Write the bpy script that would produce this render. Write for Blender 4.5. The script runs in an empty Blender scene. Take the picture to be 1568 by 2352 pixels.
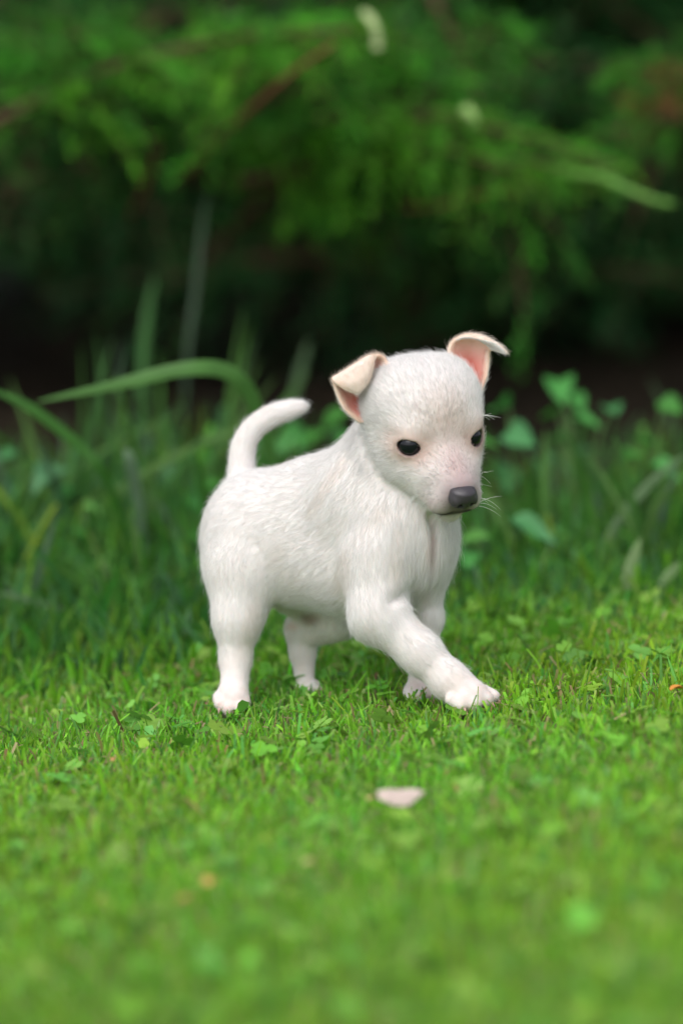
import bpy, bmesh, math, random
import numpy as np
from mathutils import Vector, Matrix

# ------------------------------------------------------------------ camera, sky, sun, exposure
SC = bpy.context.scene
COL = SC.collection
UNIT = 0.000294            # metres for one unit of the working frame (a 0.69 m tall view at the puppy)
ELEV = math.radians(8.5)   # the camera looks down by this much
DIST = 2.59                # camera to puppy
RT = np.array([1.0, 0.0, 0.0])
VW = np.array([0.0, math.cos(ELEV), -math.sin(ELEV)])
UP = np.array([0.0, math.sin(ELEV), math.cos(ELEV)])

def to_world(p):
    """working frame (x right, y up, z towards the viewer; origin under the puppy) -> metres"""
    p = np.asarray(p, float)
    return UNIT * (p[..., 0:1] * RT + p[..., 1:2] * UP - p[..., 2:3] * VW)

cam_data = bpy.data.cameras.new('camera')
cam = bpy.data.objects.new('camera', cam_data)
COL.objects.link(cam)
aim = to_world(np.array([784 - 800, 1635 - 1176, 0.0]))
cam.location = Vector(aim - DIST * VW)
cam.rotation_euler = (math.pi / 2 - ELEV, 0, 0)
cam_data.sensor_fit = 'VERTICAL'
cam_data.sensor_height = 36.0
cam_data.lens = 36.0 * DIST / (2352 * UNIT)
cam_data.clip_start = 0.05
cam_data.clip_end = 2000
cam_data.dof.use_dof = True
cam_data.dof.focus_distance = DIST - 130 * UNIT
cam_data.dof.aperture_fstop = 2.7
cam_data.dof.aperture_blades = 0
SC.camera = cam

SUN_EL, SUN_AZ = math.radians(54), math.radians(205)
world = bpy.data.worlds.new('World')
SC.world = world
world.use_nodes = True
wn = world.node_tree.nodes
wl = world.node_tree.links
bg = wn['Background']
sky = wn.new('ShaderNodeTexSky')
sky.sky_type = 'NISHITA'
sky.sun_disc = False
sky.sun_elevation = SUN_EL
sky.sun_rotation = SUN_AZ
sky.dust_density = 3.0
sky.air_density = 1.0
hs = wn.new('ShaderNodeHueSaturation')
hs.inputs['Saturation'].default_value = 0.30     # an overcast, nearly white sky
wl.new(sky.outputs[0], hs.inputs['Color'])
wl.new(hs.outputs[0], bg.inputs['Color'])
bg.inputs['Strength'].default_value = 0.15

sun_data = bpy.data.lights.new('sun', 'SUN')
sun_data.energy = 0.9
sun_data.angle = math.radians(60)
sun_data.color = (1.0, 0.97, 0.93)
sun = bpy.data.objects.new('sun', sun_data)
COL.objects.link(sun)
sd = Vector((math.sin(SUN_AZ) * math.cos(SUN_EL), math.cos(SUN_AZ) * math.cos(SUN_EL), math.sin(SUN_EL)))
sun.rotation_euler = sd.to_track_quat('Z', 'Y').to_euler()
sun.location = sd * 20

vs = SC.view_settings
vs.view_transform = 'Standard'
vs.look = 'None'
vs.exposure = 0.72
vs.gamma = 1.0
SC.render.film_transparent = False

# ------------------------------------------------------------------ helpers
def ground_h(x, y):
    x = np.asarray(x, float); y = np.asarray(y, float)
    return 0.092 * 2.5 * np.tanh(x / 2.5) + 0.003 * np.sin(x * 9 + 1.3) * np.sin(y * 7.0)

def mesh_obj(name, verts, faces, mat=None, parent=None, smooth=True):
    me = bpy.data.meshes.new(name)
    me.from_pydata([tuple(v) for v in verts], [], [tuple(f) for f in faces])
    me.update()
    return link_mesh(name, me, mat, parent, smooth)

def link_mesh(name, me, mat=None, parent=None, smooth=True):
    if smooth:
        me.polygons.foreach_set('use_smooth', np.ones(len(me.polygons), bool))
    if mat is not None and not me.materials:
        me.materials.append(mat)
    o = bpy.data.objects.new(name, me)
    COL.objects.link(o)
    if parent is not None:
        o.parent = parent
    return o

def np_mesh(name, V, F, colors=None):
    """fast mesh from numpy; F is (n,3) or (n,4)"""
    me = bpy.data.meshes.new(name)
    V = np.ascontiguousarray(V, np.float32); F = np.ascontiguousarray(F, np.int32)
    n = F.shape[1]
    me.vertices.add(len(V)); me.vertices.foreach_set('co', V.ravel())
    me.loops.add(F.size); me.loops.foreach_set('vertex_index', F.ravel())
    me.polygons.add(len(F)); me.polygons.foreach_set('loop_start', np.arange(0, F.size, n, dtype=np.int32))
    me.update(calc_edges=True)
    if colors is not None:
        a = me.color_attributes.new('tint', 'FLOAT_COLOR', 'POINT')
        c = np.ones((len(V), 4), np.float32); c[:, :3] = colors
        a.data.foreach_set('color', c.ravel())
    return me

def empty(name, loc=(0, 0, 0)):
    o = bpy.data.objects.new(name, None)
    o.empty_display_size = 0.02
    COL.objects.link(o)
    o.location = loc
    return o

def tag(o, label=None, cat=None, group=None, kind=None):
    if label: o['label'] = label
    if cat: o['category'] = cat
    if group: o['group'] = group
    if kind: o['kind'] = kind
    return o

def mat_new(name):
    m = bpy.data.materials.new(name)
    m.use_nodes = True
    return m, m.node_tree.nodes, m.node_tree.links, m.node_tree.nodes['Principled BSDF']
FUR_N, LAWN_N, ROUGH_N = 260000, 150000, 50000
# ------------------------------------------------------------------ the puppy: one continuous surface from blended volumes
DX0, DY0 = 800.0, 1635.0
def dp(x, y, z=0.0):
    return np.array([x - DX0, DY0 - y, z], float)

class Field:
    def __init__(self, lo, hi, h):
        self.lo = np.asarray(lo, float); self.h = h
        self.n = np.ceil((np.asarray(hi) - self.lo) / h).astype(int) + 1
        self.D = np.full(self.n, 400.0, np.float32)
        self.ax = [self.lo[i] + h * np.arange(self.n[i]) for i in range(3)]
    def block(self, lo, hi):
        a = np.clip(np.floor((lo - self.lo) / self.h).astype(int), 0, self.n - 1)
        b = np.clip(np.ceil((hi - self.lo) / self.h).astype(int) + 1, 1, self.n)
        sl = tuple(slice(a[i], b[i]) for i in range(3))
        X = np.stack(np.meshgrid(*[self.ax[i][sl[i]] for i in range(3)], indexing='ij'), -1).astype(np.float32)
        return sl, X
    def add(self, prim, k):
        fn, lo, hi = prim[:3]
        m = k + 30
        sl, X = self.block(lo - m, hi + m)
        if X.size == 0: return
        d = fn(X); o = self.D[sl]
        hh = np.clip(0.5 + 0.5 * (o - d) / k, 0, 1)
        self.D[sl] = o * (1 - hh) + d * hh - k * hh * (1 - hh)
    def sub(self, prim, k):
        fn, lo, hi = prim[:3]
        m = k + 30
        sl, X = self.block(lo - m, hi + m)
        if X.size == 0: return
        d = -fn(X); o = self.D[sl]
        hh = np.clip(0.5 - 0.5 * (o - d) / k, 0, 1)
        self.D[sl] = o * (1 - hh) + d * hh + k * hh * (1 - hh)
    def surface(self):
        D = self.D; S = D < 0
        n = np.array(D.shape) - 1
        c = np.zeros(n, np.int8)
        for i in (0, 1):
            for j in (0, 1):
                for k in (0, 1):
                    c += S[i:n[0]+i, j:n[1]+j, k:n[2]+k]
        act = (c > 0) & (c < 8)
        idx = np.argwhere(act)
        ids = np.full(n, -1, np.int64); ids[act] = np.arange(len(idx))
        acc = np.zeros((len(idx), 3)); cnt = np.zeros(len(idx))
        cor = [(i, j, k) for i in (0, 1) for j in (0, 1) for k in (0, 1)]
        for a in range(8):
            for b in range(a + 1, 8):
                ca, cb = np.array(cor[a]), np.array(cor[b])
                if np.abs(ca - cb).sum() != 1: continue
                da = D[tuple((idx + ca).T)]; db = D[tuple((idx + cb).T)]
                m = (da < 0) != (db < 0)
                t = da[m] / (da[m] - db[m])
                acc[m] += ca + t[:, None] * (cb - ca); cnt[m] += 1
        V = self.lo + self.h * (idx + acc / cnt[:, None])
        F = []
        for ax in range(3):
            u, v = (ax + 1) % 3, (ax + 2) % 3
            sh = [slice(1, -1)] * 3; sh[ax] = slice(0, -1)
            s0 = S[tuple(sh)]; sh2 = list(sh); sh2[ax] = slice(1, None); s1 = S[tuple(sh2)]
            for flip in (False, True):
                m = (s0 & ~s1) if not flip else (~s0 & s1)
                p = np.argwhere(m); off = np.ones(3, int); off[ax] = 0; p = p + off
                eu = np.zeros(3, int); eu[u] = 1; ev = np.zeros(3, int); ev[v] = 1
                q = [ids[tuple(w.T)] for w in (p - eu - ev, p - ev, p, p - eu)]
                f = np.stack(q, 1)
                F.append(f[:, ::-1] if flip else f)
        F = np.concatenate(F); F = F[(F >= 0).all(1)]
        return V, F

def cone(a, b, ra, rb):
    """round cone: the exact hull of two balls"""
    a = np.asarray(a, np.float32); b = np.asarray(b, np.float32); ba = b - a
    l2 = float(ba @ ba) + 1e-9; rr = ra - rb; a2 = l2 - rr * rr; il2 = 1 / l2
    def fn(X):
        pa = X - a; y = pa @ ba; z = y - l2
        x2 = ((pa * l2 - ba * y[..., None]) ** 2).sum(-1); y2 = y * y * l2; z2 = z * z * l2
        k = np.sign(rr) * rr * rr * x2
        d = (np.sqrt(np.maximum(x2 * a2 * il2, 0)) + y * rr) * il2 - ra
        d = np.where(np.sign(y) * a2 * y2 < k, np.sqrt(x2 + y2) * il2 - ra, d)
        return np.where(np.sign(z) * a2 * z2 > k, np.sqrt(x2 + z2) * il2 - rb, d)
    r = max(ra, rb)
    return fn, np.minimum(a, b) - r, np.maximum(a, b) + r, (a, b, ra, rb)

def ell(c, semi, M=None):
    c = np.asarray(c, np.float32); semi = np.asarray(semi, np.float32)
    M = np.eye(3, dtype=np.float32) if M is None else np.asarray(M, np.float32)   # rows: axis directions
    def fn(X):
        q = (X - c) @ M.T
        k0 = np.linalg.norm(q / semi, axis=-1); k1 = np.linalg.norm(q / semi ** 2, axis=-1) + 1e-9
        return k0 * (k0 - 1) / k1
    e = np.sqrt(((M * semi[:, None]) ** 2).sum(0))
    return fn, c - e, c + e, (c, semi, M)

# body frame: axis (towards the head), vertical, lateral (towards the near side)
YAW = math.radians(30)
BX = np.array([math.cos(YAW), 0.0, math.sin(YAW)])
BU = np.array([0.0, 1.0, 0.0])
BL = np.array([-math.sin(YAW), 0.0, math.cos(YAW)])
BM = np.stack([BX, BU, BL])
def tilt(deg, M=BM):
    a = math.radians(deg); c, s = math.cos(a), math.sin(a)
    return np.stack([c * M[0] + s * M[1], -s * M[0] + c * M[1], M[2]])

# head frame: forward, towards its far side, up
def head_rot(yaw, pitch, roll):
    cy, sy = math.cos(yaw), math.sin(yaw); cp, sp = math.cos(pitch), math.sin(pitch); cr, sr = math.cos(roll), math.sin(roll)
    Rx = np.array([[1, 0, 0], [0, cp, -sp], [0, sp, cp]]); Ry = np.array([[cy, 0, sy], [0, 1, 0], [-sy, 0, cy]])
    Rz = np.array([[cr, -sr, 0], [sr, cr, 0], [0, 0, 1]])
    return Rz @ Ry @ Rx @ np.array([[0, 1.0, 0], [0, 0, 1.0], [1.0, 0, 0]])     # columns: f, s, u
HR = head_rot(math.radians(22), math.radians(33), math.radians(8.5))
HS = 1.10
HC = dp(961, 952, 95)
def hp(f, s, u):
    return HC + HR @ (HS * np.array([f, s, u], float))
HM = HR.T                                  # rows f, s, u
def to_head(P):
    return ((P - HC) @ HR) / HS
def hell(f, s, u, semi, M=None):
    return ell(hp(f, s, u), HS * np.asarray(semi, float), HM if M is None else M)
def hcone(a, b, ra, rb):
    return cone(hp(*a), hp(*b), ra * HS, rb * HS)

PR = []        # (primitive, blend, flow direction of the coat, hair length)
def part(p, k, flow, hl=22):
    f = np.asarray(flow, float); PR.append((p, k, f / np.linalg.norm(f), hl))
BACK = -BX
# torso
part(ell(dp(690, 1236, -140), (215, 168, 138), tilt(-3)), 30, BACK + [0, -.35, 0])
part(ell(dp(577, 1236, -192), (118, 150, 136), BM), 60, BACK + [0, -.8, 0])
part(ell(dp(862, 1216, -22), (175, 178, 138), tilt(8)), 60, BACK + [0, -.5, 0], 24)
part(ell(dp(942, 1240, 38), (100, 112, 110), BM), 60, [0.0, -1, 0.1], 35)
part(ell(dp(820, 1310, -50), (150, 110, 118), tilt(-6)), 50, BACK + [0, -.6, 0], 30)
# neck
part(ell(dp(745, 1150, -95), (150, 112, 92), tilt(14)), 50, BACK + [0, -.4, 0])
part(cone(dp(850, 1140, -15), dp(926, 990, 25), 130, 102), 60, [-.3, -1, -.2], 24)
part(cone(dp(930, 1180, 46), dp(955, 1050, 45), 100, 84), 50, [0.0, -1, .1], 26)
# shoulders
NS = dp(868, 1262, 88); FS = dp(970, 1255, -5)
part(ell(NS, (74, 130, 62), tilt(-20)), 30, [-.15, -1, 0], 26)
part(ell(FS, (62, 110, 55), BM), 45, [.1, -1, 0], 24)
# near front leg, stretched forward
part(cone(dp(868, 1280, 80), dp(866, 1408, 106), 84, 62), 28, [.1, -1, .1], 24)
part(cone(dp(866, 1408, 106), dp(962, 1494, 128), 62, 48), 35, [.55, -.8, .1], 20)
part(cone(dp(846, 1432, 96), dp(866, 1418, 104), 32, 40), 25, [.2, -1, 0], 22)
part(cone(dp(962, 1494, 128), dp(1030, 1560, 142), 47, 42), 30, [.6, -.8, .1], 16)
part(cone(dp(1026, 1556, 142), dp(1080, 1590, 156), 44, 37), 30, [.7, -.7, .1], 12)
part(ell(dp(1070, 1592, 157), (50, 37, 46), tilt(-25)), 18, [.8, -.5, .1], 9)
for q, r in (((1052, 1609, 190), 19), ((1081, 1606, 188), 22), ((1109, 1597, 166), 22), ((1126, 1592, 136), 19)):
    a = dp(*q); part(cone(a + [-22, 12, -3], a, r * .95, r), 7, [.9, -.4, .2], 7)
# far front leg
part(cone(dp(972, 1320, -18), dp(984, 1420, -34), 52, 34), 35, [0, -1, 0], 20)
part(cone(dp(984, 1420, -34), dp(972, 1520, -52), 34, 31), 25, [0, -1, 0], 14)
part(cone(dp(972, 1520, -52), dp(964, 1580, -52), 31, 32), 20, [0, -1, 0], 12)
part(ell(dp(963, 1590, -36), (42, 28, 36), BM), 15, [.3, -.8, .4], 9)
for q, r in (((946, 1603, -8), 17), ((968, 1602, -6), 18), ((989, 1598, -18), 18), ((998, 1594, -36), 16)):
    a = dp(*q); part(cone(a + [-8, 10, -16], a, r * .95, r), 7, [.4, -.5, .6], 7)
# near hind leg
part(ell(dp(552, 1288, -126), (92, 138, 74), tilt(12)), 24, [-.1, -1, 0], 20)
part(cone(dp(554, 1310, -128), dp(543, 1424, -108), 88, 54), 32, [0, -1, 0], 18)
part(cone(dp(543, 1424, -108), dp(538, 1514, -108), 54, 37), 40, [0, -1, -.1], 15)
part(cone(dp(538, 1512, -110), dp(536, 1582, -86), 38, 36), 22, [0, -1, .1], 12)
part(ell(dp(531, 1608, -66), (44, 38, 40), BM), 18, [0, -1, .4], 10)
for q, r in (((507, 1619, -42), 19), ((525, 1629, -30), 20), ((546, 1627, -34), 20), ((559, 1616, -52), 18)):
    a = dp(*q); part(cone(a + [-6, 14, -18], a, r * .95, r), 7, [.1, -.8, .6], 8)
# far hind leg, stepping: thigh, shank running back to a high hock, upright foot
part(ell(dp(690, 1310, -245), (105, 120, 60), tilt(-20)), 45, [.3, -1, 0], 18)
part(cone(dp(740, 1360, -230), dp(775, 1418, -222), 76, 52), 40, [.2, -1, 0], 16)
part(cone(dp(772, 1428, -222), dp(692, 1462, -286), 56, 42), 25, [-.8, -.6, 0], 13)
part(cone(dp(676, 1444, -288), dp(684, 1458, -286), 27, 30), 14, [-.3, -1, 0], 9)
part(cone(dp(686, 1452, -290), dp(692, 1508, -286), 37, 33), 18, [0, -1, 0], 11)
part(cone(dp(692, 1508, -286), dp(697, 1574, -284), 33, 27), 18, [0, -1, 0], 10)
part(ell(dp(704, 1590, -268), (34, 22, 28), BM), 12, [.3, -.8, .4], 8)
for q, r in (((692, 1599, -246), 14), ((708, 1598, -242), 15), ((724, 1596, -246), 15), ((732, 1592, -262), 14)):
    a = dp(*q); part(cone(a + [-8, 8, -12], a, r * .95, r), 6, [.4, -.6, .5], 6)
# tail
TAILP = np.array([(566, 1175, -205, 56), (551, 1120, -228, 41), (549, 1066, -238, 35), (555, 1016, -240, 33), (580, 976, -238, 31), (620, 949, -232, 30), (660, 935, -226, 27), (689, 928, -220, 19)], float)
def catmull(P, n):
    m = len(P); t = np.linspace(0, m - 1 - 1e-6, n); i = t.astype(int); f = (t - i)[:, None]
    g = lambda j: P[np.clip(j, 0, m - 1)]
    p0, p1, p2, p3 = g(i - 1), g(i), g(i + 1), g(i + 2)
    return .5 * (2 * p1 + (p2 - p0) * f + (2 * p0 - 5 * p1 + 4 * p2 - p3) * f ** 2 + (3 * p1 - p0 - 3 * p2 + p3) * f ** 3)
TP = catmull(TAILP, 26)
for i in range(len(TP) - 1):
    a, b = TP[i], TP[i + 1]
    A, B = dp(*a[:3]), dp(*b[:3])
    part(cone(A, B, a[3], b[3]), 30 if i < 3 else 1.0, B - A, 16)
# head
HF, HSD, HU = HR[:, 0], HR[:, 1], HR[:, 2]
N_HEAD0 = len(PR)
part(hell(-8, 0, 6, (120, 124, 114)), 40, -HF + .1 * HU, 19)
for s in (-1, 1):
    part(hell(0, 52 * s, 42, (78, 68, 74)), 40, -HF + .1 * HU, 19)
part(hell(56, 0, 22, (78, 98, 84)), 40, -HF + .7 * HU, 16)
for s in (-1, 1):
    part(hell(48, 64 * s, -58, (84, 50, 66)), 45, -HF * .8 - HU * .5, 19)
    part(hell(92, 56 * s, 24, (34, 40, 26)), 25, -HF + .5 * HU, 12)
    part(hell(84, 82 * s, -20, (34, 24, 26)), 25, -HF, 12)
    part(hell(112, 44 * s, -54, (66, 34, 38)), 40, -HF - .2 * HU, 12)
part(hcone((96, 0, -34), (198, 4, -66), 64, 41), 40, -HF + .3 * HU, 10)
for s in (-1, 1):
    part(hcone((118, 32 * s + 1, -88), (184, 26 * s + 4, -98), 42, 36), 30, -HF * .7 - HU * .8 + s * .3 * HSD, 12)
part(hcone((50, 0, -100), (172, 2, -132), 58, 30), 14, -HF * .5 - HU, 13)
N_HEAD1 = len(PR)

# ears: folded sheets given by control rows from the base over the fold to the tip
def ear_sheet(rows, zs, z0, nu=90, nv=60):
    G = np.array([[dp(x, y, z0 + z) for (x, y), z in zip(r, zz)] for r, zz in zip(rows, zs)])
    def cr(G, n):
        m = len(G); t = np.linspace(0, m - 1 - 1e-6, n); i = t.astype(int); f = (t - i)[:, None, None]
        g = lambda j: G[np.clip(j, 0, m - 1)]
        p0, p1, p2, p3 = g(i - 1), g(i), g(i + 1), g(i + 2)
        return .5 * (2 * p1 + (p2 - p0) * f + (2 * p0 - 5 * p1 + 4 * p2 - p3) * f ** 2 + (3 * p1 - p0 - 3 * p2 + p3) * f ** 3)
    A = cr(G, nu); A = cr(A.transpose(1, 0, 2), nv).transpose(1, 0, 2)
    du = np.gradient(A, axis=0); dv = np.gradient(A, axis=1)
    N = np.cross(dv, du); N /= np.linalg.norm(N, axis=-1, keepdims=True) + 1e-9
    U = np.repeat(np.linspace(0, len(rows) - 1, nu)[:, None], nv, 1)
    W = np.repeat(np.linspace(-1, 1, nv)[None], nu, 0)
    return A.reshape(-1, 3), N.reshape(-1, 3), U.ravel(), W.ravel(), (du / (np.linalg.norm(du, axis=-1, keepdims=True) + 1e-9)).reshape(-1, 3)
zN = hp(-20, -108, 62)[2]; zF = hp(-20, 108, 62)[2]
EAR_N = ear_sheet(
    [[(826, 972), (838, 965), (852, 950), (866, 928), (884, 895)],
     [(794, 946), (815, 942), (838, 928), (860, 908), (886, 872)],
     [(777, 914), (799, 908), (828, 892), (857, 874), (887, 850)],
     [(768, 886), (786, 874), (816, 852), (848, 832), (880, 830)],
     [(765, 876), (785, 864), (815, 845), (844, 828), (864, 824)],
     [(770, 882), (790, 870), (818, 852), (842, 836), (856, 834)],
     [(788, 895), (803, 888), (825, 876), (842, 862), (851, 852)],
     [(806, 903), (813, 905), (822, 903), (834, 892), (845, 876)]],
    [[-12, -24, -30, -30, -16], [0, -26, -38, -36, -8], [6, -18, -32, -28, 0], [6, -6, -12, -8, 6], [18, 14, 12, 14, 16], [30, 32, 32, 28, 22], [34, 40, 40, 36, 26], [30, 33, 36, 34, 30]], zN)
EAR_F = ear_sheet(
    [[(1052, 880), (1066, 888), (1080, 896), (1090, 903), (1097, 908)],
     [(1038, 848), (1060, 858), (1080, 866), (1098, 872), (1112, 870)],
     [(1029, 816), (1052, 822), (1076, 828), (1098, 834), (1117, 838)],
     [(1034, 794), (1056, 790), (1080, 794), (1102, 803), (1119, 811)],
     [(1048, 782), (1070, 776), (1094, 780), (1114, 792), (1127, 805)],
     [(1072, 777), (1094, 777), (1115, 786), (1130, 797), (1140, 809)],
     [(1106, 785), (1122, 790), (1138, 798), (1149, 807), (1155, 814)]],
    [[0, -8, -12, -10, 0], [6, -14, -22, -16, 0], [8, -12, -22, -16, 0], [12, 0, -8, -4, 4], [22, 16, 12, 12, 14], [34, 32, 30, 28, 26], [46, 46, 44, 42, 40]], zF)
def sheet_prim(E, r):
    P = E[0].astype(np.float32)
    def fn(X):
        sh = X.shape[:-1]; Q = X.reshape(-1, 3); out = np.empty(len(Q), np.float32)
        pp = (P ** 2).sum(1)
        for i in range(0, len(Q), 4000):
            q = Q[i:i + 4000]
            d2 = (q ** 2).sum(1)[:, None] + pp[None] - 2 * q @ P.T
            out[i:i + 4000] = np.sqrt(np.maximum(d2.min(1), 0))
        return (out - r).reshape(sh)
    return fn, P.min(0) - r, P.max(0) + r

# eyes
EYES = []
for s in (-1, 1):
    c = hp(111, 68 * s - 3, -3); nrm = HR @ np.array([.80, .58 * s, .06]); nrm /= np.linalg.norm(nrm)
    EYES.append((c, nrm, s))

VOX = 3.6
fld = Field(dp(440, 1665, -340), dp(1175, 755, 340), VOX)
hfl = Field(dp(440, 1665, -340), dp(1175, 755, 340), VOX)
for i, (p, k, _, _) in enumerate(PR):
    (hfl if N_HEAD0 <= i < N_HEAD1 else fld).add(p, k)
hk = 20.0                                     # the jaw stands clear of the throat
hh = np.clip(0.5 + 0.5 * (fld.D - hfl.D) / hk, 0, 1)
fld.D = fld.D * (1 - hh) + hfl.D * hh - hk * hh * (1 - hh)
del hfl, hh
fld.D += 4.0                       # room for the coat
fld.add(sheet_prim(EAR_N, 4.4), 9)
fld.add(sheet_prim(EAR_F, 4.4), 9)
# creases: chest furrow, mouth, sockets
fld.sub(cone(dp(989, 1190, 134), dp(986, 1326, 98), 12, 8), 16)
fld.sub(cone(dp(902, 1374, 160), dp(948, 1350, 104), 9, 9), 22)
for c, nrm, s in EYES:                 # lids drawn over the eyeball
    fld.add(ell(c - nrm * 7, (33, 33, 33)), 14)
for c, nrm, s in EYES:
    r = np.cross(HU, nrm); r /= np.linalg.norm(r); u = np.cross(nrm, r)
    fld.sub(ell(c + nrm * 6, (26.5, 19, 40), np.stack([r, u, nrm])), 5)
fld.sub(hcone((196, -34, -119), (222, 5, -112), 3, 3.5), 5)
fld.sub(hcone((196, 46, -119), (222, 5, -112), 3, 3.5), 5)
BV, BF = fld.surface()

def smooth_verts(V, F, it, lam=.5):
    e = np.concatenate([F[:, [0, 1]], F[:, [1, 2]], F[:, [2, 3]], F[:, [3, 0]]])
    n = np.bincount(e.ravel(), minlength=len(V)).astype(float)
    for j in range(it):
        l = lam if j % 2 == 0 else -lam * 1.03
        A = np.zeros_like(V)
        for i in range(3):
            A[:, i] = np.bincount(e[:, 0], V[e[:, 1], i], len(V)) + np.bincount(e[:, 1], V[e[:, 0], i], len(V))
        V = V + l * (A / n[:, None] - V)
    return V
BV = smooth_verts(BV, BF, 4)
def vert_normals(V, F):
    fn = np.cross(V[F[:, 2]] - V[F[:, 0]], V[F[:, 3]] - V[F[:, 1]])
    N = np.zeros_like(V)
    for j in range(4):
        for i in range(3):
            N[:, i] += np.bincount(F[:, j], fn[:, i], len(V))
    return N / (np.linalg.norm(N, axis=1, keepdims=True) + 1e-9)
BN = vert_normals(BV, BF)
# ------------------------------------------------------------------ the puppy's colours
def sst(a, b, x):
    t = np.clip((x - a) / (b - a), 0, 1); return t * t * (3 - 2 * t)
def wob(P, f, seed=0):
    r = np.random.default_rng(seed); o = np.zeros(len(P))
    for i in range(5):
        d = r.normal(size=3); d /= np.linalg.norm(d)
        o += np.sin(P @ d * f * (0.7 + .35 * i) + r.uniform(0, 6.3) + 1.5 * np.sin(P @ np.roll(d, 1) * f * .6 + i))
    return o / 5
def kd_near(P, Q):
    from mathutils.kdtree import KDTree
    kd = KDTree(len(Q))
    for i, q in enumerate(Q): kd.insert(q, i)
    kd.balance()
    r = [kd.find(p) for p in P]
    return np.array([a[1] for a in r]), np.array([a[2] for a in r])
def mixc(c, col, w):
    return c * (1 - w[:, None]) + np.asarray(col) * w[:, None]
NOSE_C = hp(230, 5, -68)
def ear_info(P, N):
    """0 outside the ears, else how far along the sheet, which face, and the way the hair lies"""
    u = np.full(len(P), -1.0); w = np.zeros(len(P)); face = np.zeros(len(P)); du = np.zeros((len(P), 3))
    for E in (EAR_N, EAR_F):
        lo, hi = E[0].min(0) - 12, E[0].max(0) + 12
        m = np.flatnonzero(((P > lo) & (P < hi)).all(1))
        if not len(m): continue
        j, d = kd_near(P[m], E[0]); ok = d < 8.5; m, j = m[ok], j[ok]
        top = 4.0 if E is EAR_N else 3.4
        u[m] = E[2][j] / top; w[m] = E[3][j]; du[m] = E[4][j]
        face[m] = (N[m] * E[1][j]).sum(1)
    return u, w, face, du
IN_SIGN = {}
for E in (EAR_N, EAR_F):
    k = (E[2] > 1) & (E[2] < 2.2)
    if E[1][k][:, 2].mean() < 0: E[1][:] *= -1          # the hollow of the ear looks at the viewer

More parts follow.
